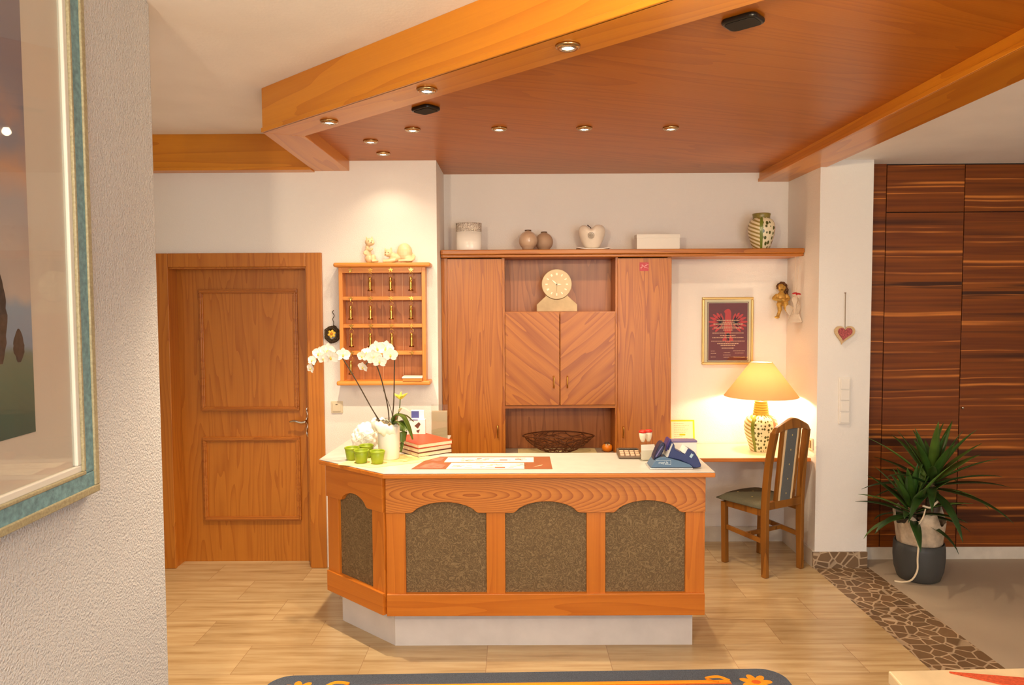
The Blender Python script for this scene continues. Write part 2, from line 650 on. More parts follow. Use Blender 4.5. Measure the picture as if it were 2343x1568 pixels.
def swirl_mat():
    m, n, l, p = newmat('embossed_swirl_fabric')
    tc = n.new('ShaderNodeTexCoord')
    w = n.new('ShaderNodeTexNoise')
    w.inputs['Scale'].default_value = 25
    w.inputs['Detail'].default_value = 1.5
    w.inputs['Distortion'].default_value = 2.2
    l.new(tc.outputs['Object'], w.inputs['Vector'])
    k = math_node(n, l, 'FRACT', math_node(n, l, 'MULTIPLY', w.outputs['Fac'], 5.0))
    tri = math_node(n, l, 'ABSOLUTE', math_node(n, l, 'SUBTRACT', k, 0.5))
    r = ramp(n, [(0.0, lin((142, 118, 82))), (0.2, lin((116, 94, 62))), (0.5, lin((100, 80, 52)))])
    l.new(tri, r.inputs['Fac'])
    l.new(r.outputs['Color'], p.inputs['Base Color'])
    p.inputs['Roughness'].default_value = 0.65
    p.inputs['Specular IOR Level'].default_value = 0.3
    b = n.new('ShaderNodeBump')
    b.inputs['Strength'].default_value = 0.6
    b.inputs['Distance'].default_value = 0.003
    l.new(math_node(n, l, 'SUBTRACT', 0.5, tri), b.inputs['Height'])
    l.new(b.outputs['Normal'], p.inputs['Normal'])
    return m

def vase_mat(name, phase, du=20.0, dv_=29.0):
    """cream glaze with bean spots between a green and an orange band, fern strokes beside them"""
    m, n, l, p = newmat(name)
    tc = n.new('ShaderNodeTexCoord')
    sep = n.new('ShaderNodeSeparateXYZ')
    l.new(tc.outputs['Object'], sep.inputs[0])
    a = math_node(n, l, 'MULTIPLY_ADD', math_node(n, l, 'ARCTAN2', sep.outputs['Y'], sep.outputs['X']), 1 / (2 * pi), 0.5)
    f = math_node(n, l, 'FRACT', math_node(n, l, 'MULTIPLY_ADD', a, 2.0, phase + 3))
    cv = n.new('ShaderNodeCombineXYZ')
    l.new(math_node(n, l, 'MULTIPLY', a, du), cv.inputs[0])
    l.new(math_node(n, l, 'MULTIPLY', sep.outputs['Z'], dv_), cv.inputs[1])
    vo = n.new('ShaderNodeTexVoronoi')
    vo.inputs['Scale'].default_value = 1.0
    vo.inputs['Randomness'].default_value = 0.45
    l.new(cv.outputs[0], vo.inputs['Vector'])
    dots = ramp(n, [(0.0, lin((70, 78, 30))), (0.36, lin((84, 88, 38))), (0.42, lin((236, 226, 190)))])
    l.new(vo.outputs['Distance'], dots.inputs['Fac'])
    st = math_node(n, l, 'FRACT', math_node(n, l, 'ADD', math_node(n, l, 'MULTIPLY', sep.outputs['Z'], 38.0), math_node(n, l, 'MULTIPLY', f, 4.0)))
    fern = ramp(n, [(0.0, lin((240, 228, 190))), (0.5, lin((234, 220, 178))), (0.58, lin((150, 128, 62))), (0.9, lin((170, 146, 80)))])
    l.new(st, fern.inputs['Fac'])
    g = ramp(n, [(0.0, (0, 0, 0, 1)), (0.07, (1, 1, 1, 1)), (0.46, (0, 0, 0, 1))], 'CONSTANT')
    base = n.new('ShaderNodeMixRGB')
    band = ramp(n, [(0.0, lin((118, 132, 48))), (0.075, lin((206, 122, 70))), (0.53, lin((206, 122, 70)))], 'CONSTANT')
    sel1 = ramp(n, [(0.0, (0, 0, 0, 1)), (0.075, (1, 1, 1, 1)), (0.46, (0, 0, 0, 1)), (0.54, (0, 0, 0, 1))], 'CONSTANT')
    sel2 = ramp(n, [(0.0, (0, 0, 0, 1)), (0.54, (1, 1, 1, 1))], 'CONSTANT')
    for x in (band, sel1, sel2):
        l.new(f, x.inputs['Fac'])
    m1 = n.new('ShaderNodeMixRGB')
    l.new(sel1.outputs[0], m1.inputs[0])
    l.new(band.outputs[0], m1.inputs[1])
    l.new(dots.outputs[0], m1.inputs[2])
    m2 = n.new('ShaderNodeMixRGB')
    l.new(sel2.outputs[0], m2.inputs[0])
    l.new(m1.outputs[0], m2.inputs[1])
    l.new(fern.outputs[0], m2.inputs[2])
    l.new(m2.outputs[0], p.inputs['Base Color'])
    p.inputs['Roughness'].default_value = 0.25
    return m

M_floor = floor_mat()
M_mosaic = mosaic_mat()
M_walnut = walnut_mat()
M_swirl = swirl_mat()
M_greyfloor = plain('grey_beige_floor', (176, 160, 138), 0.55, noise=0.06, nscale=2.5)
M_skirt = plain('pale_marble_skirting', (214, 204, 188), 0.35, noise=0.08, nscale=14)
M_plinth = plain('pale_plinth_marble', (214, 208, 204), 0.35, noise=0.07, nscale=9)
M_stone = plain('cream_stone_top', (196, 193, 184), 0.28, noise=0.07, nscale=16)

# ================================================================== SETTING
YD = 4.70       # wall with the door
YN = 5.20       # back of the niche
ZP = 2.665      # veneered ceiling
ZB = 2.60       # underside of the beams
ZL = 2.82       # white ceiling, left
ZR = 2.645      # white ceiling, right

struct('floor', G().box((-3.2, -2.5, -0.06), (1.953, 5.3, 0)), M_floor)
struct('trim_1', G().box((1.953, -2.5, -0.06), (2.311, 4.66, 0)), M_mosaic)
struct('floor', G().box((2.311, -2.5, -0.06), (5.0, 5.0, 0)), M_greyfloor)

struct('ceiling', G().box((-3.2, -2.5, ZL), (2.0, 5.3, ZL + 0.05)), M_ceil)
struct('ceiling', G().box((2.0, -2.5, ZR), (5.0, 5.3, ZR + 0.05)), M_ceil)

# walls
g = G()
g.box((-3.2, YD, 0), (-2.33, YD + 0.14, ZL))
g.box((-2.33, YD, 2.06), (-1.28, YD + 0.14, ZL))
g.box((-1.28, YD, 0), (-0.5, YN + 0.1, ZL))
struct('wall_back', g, M_wall)
struct('wall_niche', G().box((-0.5, YN, 0), (1.96, YN + 0.1, ZL)), M_wall)
struct('wall_right', G().box((1.96, 4.66, 0), (2.30, YN + 0.1, ZL)), M_wall)
struct('wall_far_left', G().box((-3.3, 1.5, 0), (-3.2, YD + 0.1, ZL)), M_wall)
struct('wall_far_right', G().box((4.6, -2.5, 0), (4.7, 5.0, ZL)), M_wall)
# foreground wall on the left, very slightly askew
wl = math.atan2(0.0437, 1.0)
WM = Matrix.Translation((-1.308, 2.65, 0)) @ Matrix.Rotation(wl, 4, 'Z')      # local: x out of the wall, y along it (0 at its end)
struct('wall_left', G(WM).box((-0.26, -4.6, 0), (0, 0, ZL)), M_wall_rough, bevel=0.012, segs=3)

# skirtings
struct('baseboard_niche', G().box((-0.5, YN - 0.014, 0), (1.947, YN, 0.11)), M_skirt)
struct('baseboard_right', G().box((1.946, 4.66, 0), (1.96, YN - 0.014, 0.11)), M_skirt)
struct('baseboard_column', G().box((1.946, 4.645, 0), (2.30, 4.66, 0.105)), M_mosaic)
struct('baseboard_wardrobe', G().box((2.30, 4.805, 0), (4.6, 4.83, 0.085)), M_skirt)

# veneered ceiling and its beams
struct('ceiling', G().prism([(-1.06, YD), (-1.074, 3.751), (1.75, 1.205), (1.75, YN), (-0.5, YN), (-0.5, YD)], ZP, ZP + 0.03), M_panel)
dv = Vector((0.7435, -0.6687))
O1, I1 = Vector((-1.262, 3.668)), Vector((-1.074, 3.751))
def along(P, t):
    return (P + dv * t).to_tuple()
g = G()
g.prism([O1.to_tuple(), along(O1, 5.2), along(I1, 5.2), I1.to_tuple()], ZB, ZL)
nrm = Vector((-dv.y, dv.x))
nrm = -nrm if nrm.dot(Vector((-1, -1))) < 0 else nrm
e = nrm * 0.008
g.prism([(O1 + e).to_tuple(), (O1 + dv * 5.2 + e).to_tuple(), (O1 + dv * 5.2 - e).to_tuple(), (O1 - e).to_tuple()], ZB, ZB + 0.022)
struct('trim_2', g, M_beam, bevel=0.002)
struct('trim_3', G().prism([(-1.262, 3.668), (-1.074, 3.751), (-1.06, YD), (-1.285, YD)], ZB, ZL), M_beam_y, bevel=0.002)
g = G().box((-3.2, 4.612, ZB - .008), (-1.285, YD, ZL))
g.box((-3.2, 4.606, ZB - .008), (-1.285, 4.612, ZB + 0.012))
struct('trim_4', g, M_beam_x, bevel=0.002)
g = G().box((1.75, -1.0, ZB), (2.0, YN, ZP + 0.03))
g.box((1.742, -1.0, ZB), (1.75, YN, ZB + 0.022))
struct('trim_5', g, M_beam_y, bevel=0.002)

# door in the back wall
dr = struct('door_1', G().box((-2.25, 4.82, 0.0), (-1.36, 4.86, 1.985)), M_door)
g = G()
g.box((-2.352, YD - 0.022, 0), (-2.243, YD, 2.075)).box((-1.349, YD - 0.022, 0), (-1.246, YD, 2.075)).box((-2.243, YD - 0.022, 1.985), (-1.349, YD, 2.075))
obj('casing', g, M_door, dr, bevel=0.004)
g = G()
g.box((-2.33, YD, 0), (-2.25, 4.87, 2.06)).box((-1.36, YD, 0), (-1.28, 4.87, 2.06)).box((-2.25, YD, 1.975), (-1.36, 4.87, 2.06))
obj('jamb', g, M_door, dr)
def ring_xz(g, x0, z0, x1, z1, w, y0, y1):
    g.box((x0, y0, z0), (x1, y1, z0 + w)).box((x0, y0, z1 - w), (x1, y1, z1))
    g.box((x0, y0, z0 + w), (x0 + w, y1, z1 - w)).box((x1 - w, y0, z0 + w), (x1, y1, z1 - w))
    return g
for z0, z1 in ((1.03, 1.845), (0.283, 0.852)):
    pn = obj('door_panel', G().box((-2.08, 4.812, z0 + 0.02), (-1.47, 4.83, z1 - 0.02)), M_door, dr, bevel=0.004)
    g = ring_xz(G(), -2.103, z0, -1.447, z1, 0.028, 4.800, 4.83)
    ring_xz(g, -2.094, z0 + 0.009, -1.456, z1 - 0.009, 0.010, 4.793, 4.80)
    obj('moulding', g, M_door_x, pn, bevel=0.003)
hx, hy = -1.392, 4.80
g = G().tube(bez([(hx + .004, hy + .014, 1.055), (hx - .004, hy + .008, 1.03), (hx + .004, hy + .008, 1.0), (hx - .006, hy + .006, .965), (hx + .002, hy + .008, .925), (hx - .006, hy + .008, .89), (hx + .002, hy + .014, .85)], 6), [.004 + .006 * abs(sin(i * .42)) for i in range(37)], 8, flat=0.6)
hp = obj('handle_plate', g, M_chrome, dr, smooth=True, label='chrome scrolled handle plate')
g = G().tube([(hx, hy + .01, .965), (hx, hy - .045, .965)], .008, 10)
g.tube(bez([(hx + .004, hy - .045, .963), (hx - .03, hy - .05, .958), (hx - .07, hy - .05, .968), (hx - .105, hy - .045, .962)], 6), [.009] * 12 + [.007] * 6 + [.005], 8)
obj('lever', g, M_chrome, hp, smooth=True, label='chrome lever')

# ================================================================== WALL FITTINGS
g = G().box((-1.203, YD - 0.011, 1.03), (-1.127, YD, 1.107))
t = thing('light_switch', 'square cream light switch on the wall beside the door frame', 'light switch', (-1.165, YD, 1.03))
M_cream = plain('cream_plastic', (220, 206, 176), 0.35)
obj('frame', g, M_cream, t, bevel=0.003)
obj('rocker', G().box((-1.193, YD - 0.017, 1.04), (-1.137, YD - 0.011, 1.097)), M_cream, t, bevel=0.003)
obj('mark', G().box((-1.172, YD - 0.0185, 1.084), (-1.158, YD - 0.0172, 1.089)), plain('grey_mark', (120, 105, 85), .5), t)

t = thing('switch_panel', 'tall white panel of four switches on the white column', 'light switch', (2.136, 4.66, 0.955))
obj('frame', G().box((2.098, 4.65, 0.948), (2.174, 4.66, 1.252)), M_white, t, bevel=0.003)
for k in range(4):
    obj('rocker', G().box((2.107, 4.643, 0.958 + k * .0725), (2.165, 4.65, 1.024 + k * .0725)), M_white, t, bevel=0.003)

t = thing('wall_socket', 'small cream wall socket on the niche side wall by the desk', 'socket', (1.96, 4.74, 0.77))
obj('plate', G().box((1.949, 4.70, 0.765), (1.96, 4.78, 0.845)), M_cream, t, bevel=0.003)
obj('socket_face', G().box((1.944, 4.715, 0.78), (1.949, 4.765, 0.83)), plain('socket_brown', (150, 120, 70), .5), t, bevel=0.002)

# recessed ceiling spots
M_bulb = plain('lit_halogen', (255, 250, 235), 0.5, emit=(255, 232, 190), estr=28)
def downlight(x, y, z, label, energy, cone=118, blend=0.75):
    t = thing('ceiling_spotlight', label, 'ceiling light', (x, y, z), 0, 'recessed spotlights in the wooden canopy')
    obj('ring', G().lathe([(.024, -.001), (.026, -.010), (.034, -.012), (.041, -.007), (.043, -.0003), (.024, -.0003)], (x, y, z), 32), plain('ring_metal', (190, 160, 116), .25, 1.0) if not bpy.data.materials.get('ring_metal') else bpy.data.materials['ring_metal'], t, smooth=True)
    obj('inner_ring', G().lathe([(.0215, -.004), (.0215, -.013), (.026, -.013), (.027, -.004)], (x, y, z), 32), M_chrome, t, smooth=True)
    obj('lamp_glass', G().lathe([(0, -.011), (.012, -.0105), (.0215, -.008), (.0215, -.004), (0, -.004)], (x, y, z), 24), M_bulb, t, smooth=True)
    lamp('spotlight_beam', 'SPOT', (0, 0, -0.03), energy, WARM, 0.02, target=(0, 0, -2), cone=radians(cone), blend=blend, parent=t)
downlight(0.185, 2.482, ZB, 'recessed brass spotlight in the diagonal beam, nearest and largest', 30)
downlight(-0.349, 2.961, ZB, 'recessed brass spotlight in the diagonal beam, right above the small black speaker', 22)
downlight(-0.87, 3.45, ZB, 'recessed brass spotlight at the far left corner of the diagonal beam', 112, 112)
downlight(-0.536, 3.878, ZP, 'recessed spotlight leftmost of the four in a row across the canopy', 15, 168, 1.0)
downlight(-0.076, 3.872, ZP, 'recessed spotlight second from left of the four in a row across the canopy', 15, 168, 1.0)
downlight(0.375, 3.872, ZP, 'recessed spotlight third from left of the four in a row across the canopy', 15, 168, 1.0)
downlight(0.835, 3.88, ZP, 'recessed spotlight rightmost of the four in a row across the canopy', 44, 150, 0.9)
downlight(-0.811, 4.142, ZP, 'recessed spotlight between the corner beam and the one by the wall', 11)
downlight(-0.799, 4.47, ZP, 'recessed spotlight closest to the wall, above the key rack', 4.5)

def ceiling_speaker(x, y, label, hw):
    t = thing('ceiling_speaker', label, 'speaker', (x, y, ZP), 0, 'black speakers on the canopy')
    R = Matrix.Translation((x, y, ZP)) @ Matrix.Rotation(math.atan2(dv.y, dv.x), 4, 'Z')
    def rr(h, w, rad, k=6):
        out = []
        for cxx, cyy, a0 in ((h - rad, w - rad, 0), (-h + rad, w - rad, 90), (-h + rad, -w + rad, 180), (h - rad, -w + rad, 270)):
            for i in range(k + 1):
                a = radians(a0 + 90 * i / k)
                out.append((cxx + rad * cos(a), cyy + rad * sin(a)))
        return out
    obj('housing', G(R).prism(rr(hw, hw * .8, hw * .4), -.017, 0), M_black, t, bevel=0.007, segs=3)
    obj('grille', G(R).prism(rr(hw * .84, hw * .64, hw * .3), -.0195, -.0172), plain('speaker_cloth', (40, 34, 30), .8, bump=.3, bscale=900), t, bevel=0.002)
ceiling_speaker(-0.416, 3.47, 'smaller looking black square ceiling speaker at the far left of the canopy', 0.062)
ceiling_speaker(0.76, 2.435, 'black square ceiling speaker by the diagonal beam near the top edge', 0.062)

# ================================================================== WARDROBE OF DARK WALNUT
t = thing('fitted_wardrobe', 'wall-wide dark walnut wardrobe with glowing horizontal grain behind the plant', 'wardrobe', (3.4, 4.82, 0.085))
zb, zm, zt_ = 0.085, 2.325, ZR
obj('carcass', G().box((2.30, 4.826, zb), (4.58, 5.0, zt_)), plain('wardrobe_gap', (38, 20, 12), .7), t)
obj('filler_strip', G().box((2.302, 4.80, zb), (2.452, 4.826, zt_)), M_walnut, t, bevel=.001)
obj('top_rail', G().box((2.302, 4.806, zt_ - .008), (4.58, 4.826, zt_)), plain('dark_gap', (30, 18, 12), .7), t)
for x0, x1, kn in ((2.458, 2.966, 0), (2.972, 3.49, 1), (3.496, 4.01, 0), (4.016, 4.53, 0)):
    d = obj('door', G().box((x0, 4.80, zb), (x1, 4.824, zm)), M_walnut, t, bevel=.0012)
    obj('upper_door', G().box((x0, 4.80, zm + .006), (x1, 4.824, zt_ - .008)), M_walnut, t, bevel=.0012)
    if kn:
        obj('lock_knob', G().lathe([(0, 0), (.008, 0), (.009, .006), (.005, .012), (0, .012)], (0, 0, 0), 16).__class__(facing(2.988, 4.80, 1.03)).lathe([(0, .014), (.006, .013), (.008, .006), (.008, 0), (0, 0)], (0, 0, 0), 16), M_chrome, d, smooth=True, label='small chrome lock')

# ================================================================== FRAMED PAINTING, LEFT WALL
y0, y1, z0, z1 = -1.95, -0.503, 1.172, 2.74       # along the wall / heights
pc = WM @ Vector((0, -1.2, 1.172))
t = thing('framed_painting', 'large framed landscape print in a teal and gold frame on the left foreground wall', 'picture', pc)
M_teal = plain('teal_frame', (112, 152, 160), 0.5, noise=0.35, nscale=60, bump=.2, bscale=200)
M_lip = plain('gold_cream_lip', (162, 154, 122), 0.45, noise=0.25, nscale=140)
M_ivory = plain('ivory_slip', (214, 212, 202), 0.45)
def ring_wall(inset, w, d0, d1):
    g = G(WM)
    a, b, c, d = y0 + inset, y1 - inset, z0 + inset, z1 - inset
    g.box((d0, a, c), (d1, b, c + w)).box((d0, a, d - w), (d1, b, d)).box((d0, a, c + w), (d1, a + w, d - w)).box((d0, b - w, c + w), (d1, b, d - w))
    return g
fr = obj('frame', ring_wall(0.018, 0.048, 0.004, 0.028), M_teal, t, bevel=.004)
obj('outer_lip', ring_wall(0.0, 0.022, 0.002, 0.034), M_lip, fr, bevel=.003, label='gold outer edge of the frame')
obj('inner_lip', ring_wall(0.064, 0.011, 0.003, 0.030), M_lip, fr, bevel=.003, label='gold inner edge of the frame')
obj('slip', ring_wall(0.074, 0.020, 0.003, 0.022), M_ivory, fr, bevel=.003, label='ivory inner slip of the frame')
obj('mount', G(WM).box((0.002, y0 + .08, z0 + .08), (0.008, y1 - .08, z1 - .08)), plain('pale_mount', (226, 208, 196), .8), t, label='cream mount around the print')
def landscape_mat():
    m, n, l, p = newmat('landscape_print')
    tc = n.new('ShaderNodeTexCoord')
    sep = n.new('ShaderNodeSeparateXYZ')
    l.new(tc.outputs['Object'], sep.inputs[0])
    nz = n.new('ShaderNodeTexNoise')
    nz.inputs['Scale'].default_value = 7
    nz.inputs['Detail'].default_value = 6
    l.new(tc.outputs['Object'], nz.inputs['Vector'])
    z = math_node(n, l, 'MULTIPLY_ADD', math_node(n, l, 'SUBTRACT', nz.outputs['Fac'], .5), .10, sep.outputs['Z'])
    f = math_node(n, l, 'DIVIDE', z, 1.3)
    r = ramp(n, [(0.17, lin((84, 98, 90))), (0.28, lin((104, 122, 106))), (0.33, lin((118, 130, 116))), (0.345, lin((140, 156, 182))), (0.42, lin((156, 168, 190))), (0.44, lin((202, 184, 178))), (0.55, lin((196, 174, 168))), (0.63, lin((180, 166, 170))), (0.69, lin((206, 160, 138))), (0.74, lin((152, 144, 158))), (0.9, lin((140, 130, 146))), (1.0, lin((150, 134, 146)))])
    l.new(f, r.inputs['Fac'])
    cl = n.new('ShaderNodeTexNoise')
    cl.inputs['Scale'].default_value = 3.2
    cl.inputs['Detail'].default_value = 5
    l.new(tc.outputs['Object'], cl.inputs['Vector'])
    cr = ramp(n, [(0.52, (0, 0, 0, 1)), (0.66, (.75, .75, .75, 1))])
    l.new(cl.outputs['Fac'], cr.inputs['Fac'])
    up_ = ramp(n, [(0.50, (0, 0, 0, 1)), (0.6, (1, 1, 1, 1)), (0.78, (1, 1, 1, 1)), (0.86, (0, 0, 0, 1))])
    l.new(f, up_.inputs['Fac'])
    mx = n.new('ShaderNodeMixRGB')
    mx.inputs[2].default_value = lin((222, 158, 122))
    l.new(math_node(n, l, 'MULTIPLY', cr.outputs[0], up_.outputs[0]), mx.inputs[0])
    l.new(r.outputs['Color'], mx.inputs[1])
    l.new(mx.outputs[0], p.inputs['Base Color'])
    p.inputs['Roughness'].default_value = .7
    return m
pr = obj('print', G(WM).box((0.008, y0 + .26, z0 + .225), (0.0095, y1 - .262, z1 - .2)), landscape_mat(), t, label='landscape print with sunset clouds and cypress trees')
def treeshape(cy, base, w, h, seed):
    r = random.Random(seed)
    pts = []
    for i in range(15):
        a = i / 14
        pts.append((cy - w * (sin(pi * min(1, a * .92 + .06)) ** .8) * (1 + .25 * (r.random() - .5)), base + h * a))
    for i in range(15):
        a = 1 - i / 14
        pts.append((cy + w * (sin(pi * min(1, a * .92 + .06)) ** .8) * (1 + .25 * (r.random() - .5)), base + h * a))
    return pts
g = G(WM)
g.prism(treeshape(y1 - .318, 1.585, .022, .085, 2), .0095, .0100, 'YZ')
g.prism(treeshape(y1 - .392, 1.585, .032, .24, 3), .0095, .0101, 'YZ')
obj('printed_trees', g, plain('print_dark_green', (82, 72, 70), .7, noise=.3, nscale=60), pr)
obj('glazing', G(WM).box((0.0125, y0 + .08, z0 + .08), (0.0135, y1 - .08, z1 - .08)), M_pane, t)

# ================================================================== KEY RACK
t = thing('key_rack', 'honey wood key rack with four rows of hooks beside the door', 'key rack', (-0.843, 4.70, 1.22))
kx0, kx1, ky = -1.118, -0.566, 4.60
obj('back_panel', G().box((kx0 + .01, 4.688, 1.25), (kx1 - .01, 4.699, 1.975)), M_oak_back, t, label='darker wood back panel')
for x in (kx0, kx1 - .024):
    obj('side_panel', G().box((x, ky, 1.248), (x + .024, 4.688, 1.975)), M_rack_lit_z, t, bevel=.002)
obj('top_board', G().box((kx0 - .026, ky - .035, 1.975), (kx1 + .036, 4.70, 2.003)), M_rack_lit, t, bevel=.012, segs=4)
obj('bottom_board', G().box((kx0 - .018, ky - .030, 1.222), (kx1 + .028, 4.70, 1.25)), M_rack_lit, t, bevel=.010, segs=4)
obj('header', G().box((kx0 + .024, ky + .002, 1.940), (kx1 - .024, ky + .02, 1.975)), M_rack_lit, t)
rows = [1.958, 1.777, 1.602, 1.428]
for z in rows[1:]:
    obj('shelf', G().box((kx0 + .024, ky + .002, z - .012), (kx1 - .024, 4.688, z + .012)), M_rack_lit, t, bevel=.002)
M_seam = plain('pale_divider_wire', (214, 170, 130), .5)
cols = [-1.041, -0.915, -0.785, -0.656]
for x in (-.978, -.85, -.72):
    obj('divider_wire', G().tube([(x, 4.66, 1.252), (x, 4.66, 1.94)], .0011, 6), M_seam, t)
def star(x, y, z, r=.018):
    g = G()
    pts = []
    for i in range(10):
        a = pi / 2 + i * pi / 5
        q = r if i % 2 == 0 else r * .42
        pts.append((x + q * cos(a), z + q * sin(a) * .9))
    g.prism(pts, y - .003, y, 'XZ')
    g.tube(bez([(x, y, z - .004), (x, y - .014, z - .006), (x, y - .019, z - .018), (x, y - .012, z - .026)], 4), .0018, 6)
    return g
for z in rows:
    for x in cols:
        obj('hook', star(x, ky + .0015, z), M_brass, t, label='star-shaped brass hook')
# a brass key weight, built once and copied
ordn = ['first', 'second', 'third', 'fourth']
rown = ['top', 'second', 'third', 'bottom']
fob = None
for r_, cs in ((0, (1, 2, 3)), (1, (0, 1, 2, 3)), (2, (0, 1, 2, 3)), (3, (0,))):
    for c_ in cs:
        loc = (cols[c_] + RND.uniform(-.004, .004), ky - .0155, rows[r_] - .022)
        lab = 'brass key weight on the %s hook from the left in the rack\'s %s row' % (ordn[c_], rown[r_])
        if fob is None:
            fob = thing('key_weight', lab, 'key fob', loc, 0, 'brass key weights on the rack', local=True)
            obj('split_ring', G().tube([(.014 * cos(a), .003 * sin(a * 2), -.013 + .014 * sin(a)) for a in [2 * pi * i / 20 for i in range(20)]], .0013, 6, closed=True), M_brass, fob, smooth=True)
            obj('weight', G().lathe([(0, -.022), (.005, -.024), (.008, -.029), (.0105, -.035), (.008, -.041), (.0085, -.045), (.0115, -.052), (.0105, -.072), (.0095, -.095), (.010, -.103), (.0145, -.106), (.0155, -.110), (.014, -.114), (0, -.1155)], (0, 0, 0), 16), M_brass, fob, smooth=True)
            obj('foot', G().lathe([(.0157, -.1055), (.0166, -.109), (.0157, -.1125)], (0, 0, 0), 16), M_darkbrass, fob, smooth=True)
        else:
            dup(fob, loc, RND.uniform(-.5, .5), lab)
t = thing('card_stack', 'white card stack in the bottom right corner of the key rack', 'cards', (-0.645, 4.62, 1.25))
obj('card_box', G().box((-.712, 4.567, 1.2505), (-.590, 4.66, 1.268)), M_rack_lit, t, label='wooden tray under the cards')
obj('cards', G().box((-.716, 4.563, 1.2685), (-.588, 4.665, 1.2775)), M_paper, t)

# cats on the rack
M_cat = plain('cream_glazed_cat', (226, 200, 156), 0.3, noise=.05, nscale=20)
t = thing('cat_figurine', 'cream ceramic kitten sitting upright on top of the key rack', 'figurine', (-0.925, 4.63, 2.003), local=True)
g = G()
g.ell((0, 0, .028), (.030, .028, .030)).ell((-.008, 0, .065), (.021, .022, .040), Matrix.Rotation(radians(-8), 3, 'Y'))
g.ell((.024, -.006, .028), (.020, .022, .028)).ell((.004, -.006, .132), (.031, .026, .026)).ell((.022, -.016, .126), (.016, .015, .013))
g.ell((-.012, 0, .102), (.014, .015, .02))
g.tube(bez([(-.006, -.012, .085), (.014, -.026, .082), (.026, -.026, .094)], 5), [.0085] * 10 + [.008], 8)
g.tube(bez([(-.012, -.014, .075), (-.028, -.02, .066), (-.022, -.024, .05)], 5), [.008] * 10 + [.007], 8)
g.tube(bez([(.03, .012, .012), (.05, .004, .012), (.045, -.024, .012), (.02, -.034, .011)], 6), [.008] * 19, 8)
g.tube([(-.012, -.004, .148), (-.018, -.006, .170)], [.010, .002], 8).tube([(.016, .004, .150), (.018, .004, .172)], [.010, .002], 8)
b = melt(obj('body', g, M_cat, t, smooth=True), .0028, 5)
M_nose = plain('brown_glaze', (128, 88, 52), .4)
obj('face', G().ell((.002, -.030, .138), .0030, seg=8, rings=6).ell((.022, -.029, .138), .0030, seg=8, rings=6).ell((.018, -.0315, .128), .003, seg=8, rings=6), M_nose, t, smooth=True, label='brown painted eyes and nose')
t = thing('cat_figurine', 'cream ceramic cat crouching with raised rump on top of the key rack', 'figurine', (-0.735, 4.63, 2.003), local=True)
g = G()
g.ell((.035, 0, .066), (.050, .036, .060)).ell((-.015, 0, .032), (.055, .028, .026), Matrix.Rotation(radians(-14), 3, 'Y')).ell((.06, 0, .026), (.035, .036, .026))
g.ell((-.066, -.008, .062), (.027, .024, .024)).ell((-.078, -.022, .052), (.015, .013, .011)).ell((-.04, -.004, .045), (.022, .02, .022))
g.tube(bez([(-.02, -.02, .018), (-.06, -.026, .011), (-.098, -.026, .010)], 5), [.012] * 8 + [.0105] * 3, 8)
g.tube(bez([(-.02, .02, .018), (-.06, .014, .011), (-.092, .01, .010)], 5), [.012] * 8 + [.0105] * 3, 8)
g.tube(bez([(.078, .01, .06), (.098, -.006, .04), (.088, -.03, .016), (.04, -.038, .013), (.0, -.036, .012)], 6), [.008] * 25, 8)
g.tube([(-.083, -.002, .076), (-.090, -.002, .097)], [.011, .002], 8).tube([(-.052, .0, .080), (-.050, .0, .102)], [.011, .002], 8)
melt(obj('body', g, M_cat, t, smooth=True), .0028, 5)
obj('face', G().ell((-.082, -.029, .066), .0028, seg=8, rings=6).ell((-.063, -.031, .066), .0028, seg=8, rings=6).ell((-.079, -.0345, .054), .003, seg=8, rings=6), M_nose, t, smooth=True, label='brown painted eyes and nose')

# wreath with the yellow flower
t = thing('wreath', 'small dark twig wreath with a yellow flower hanging left of the key rack', 'ornament', (-1.184, YD, 1.49))
g = G()
M_twig = plain('dark_twigs', (74, 58, 38), .8, noise=.4, nscale=90)
for k in range(16):
    ph, am = RND.uniform(0, 6), RND.uniform(.003, .008)
    r0 = RND.uniform(.030, .050)
    g.tube([(-1.184 + (r0 + am * sin(5 * a + ph)) * cos(a), 4.682 + .011 * sin(3 * a + ph), 1.545 + (r0 + am * cos(4 * a + ph)) * sin(a) * 1.05) for a in [2 * pi * i / 24 for i in range(24)]], .0032, 5, closed=True)
obj('twig_ring', g, M_twig, t, smooth=True)
g = G()
for k in range(6):
    a = k * pi / 3 + .3
    g.ell((-1.184 + .015 * cos(a), 4.664, 1.55 + .015 * sin(a)), (.013, .004, .009), Matrix.Rotation(-a, 3, 'Y'), 10, 6)
obj('flower', g, plain('yellow_petals', (240, 196, 70), .6), t, smooth=True, label='yellow flower')
obj('flower_centre', G().ell((-1.184, 4.660, 1.55), (.009, .006, .009), None, 10, 8), plain('orange_centre', (206, 128, 40), .6), t, smooth=True)
obj('hanger', G().tube(bez([(-1.184, 4.69, 1.585), (-1.176, 4.69, 1.62), (-1.182, 4.69, 1.645), (-1.172, 4.69, 1.668), (-1.184, 4.69, 1.69), (-1.178, 4.698, 1.70)], 5), .0022, 6), M_twig, t, smooth=True)
obj('nail', G().tube([(-1.178, 4.699, 1.70), (-1.178, 4.69, 1.70)], .002, 6), M_darkbrass, t)

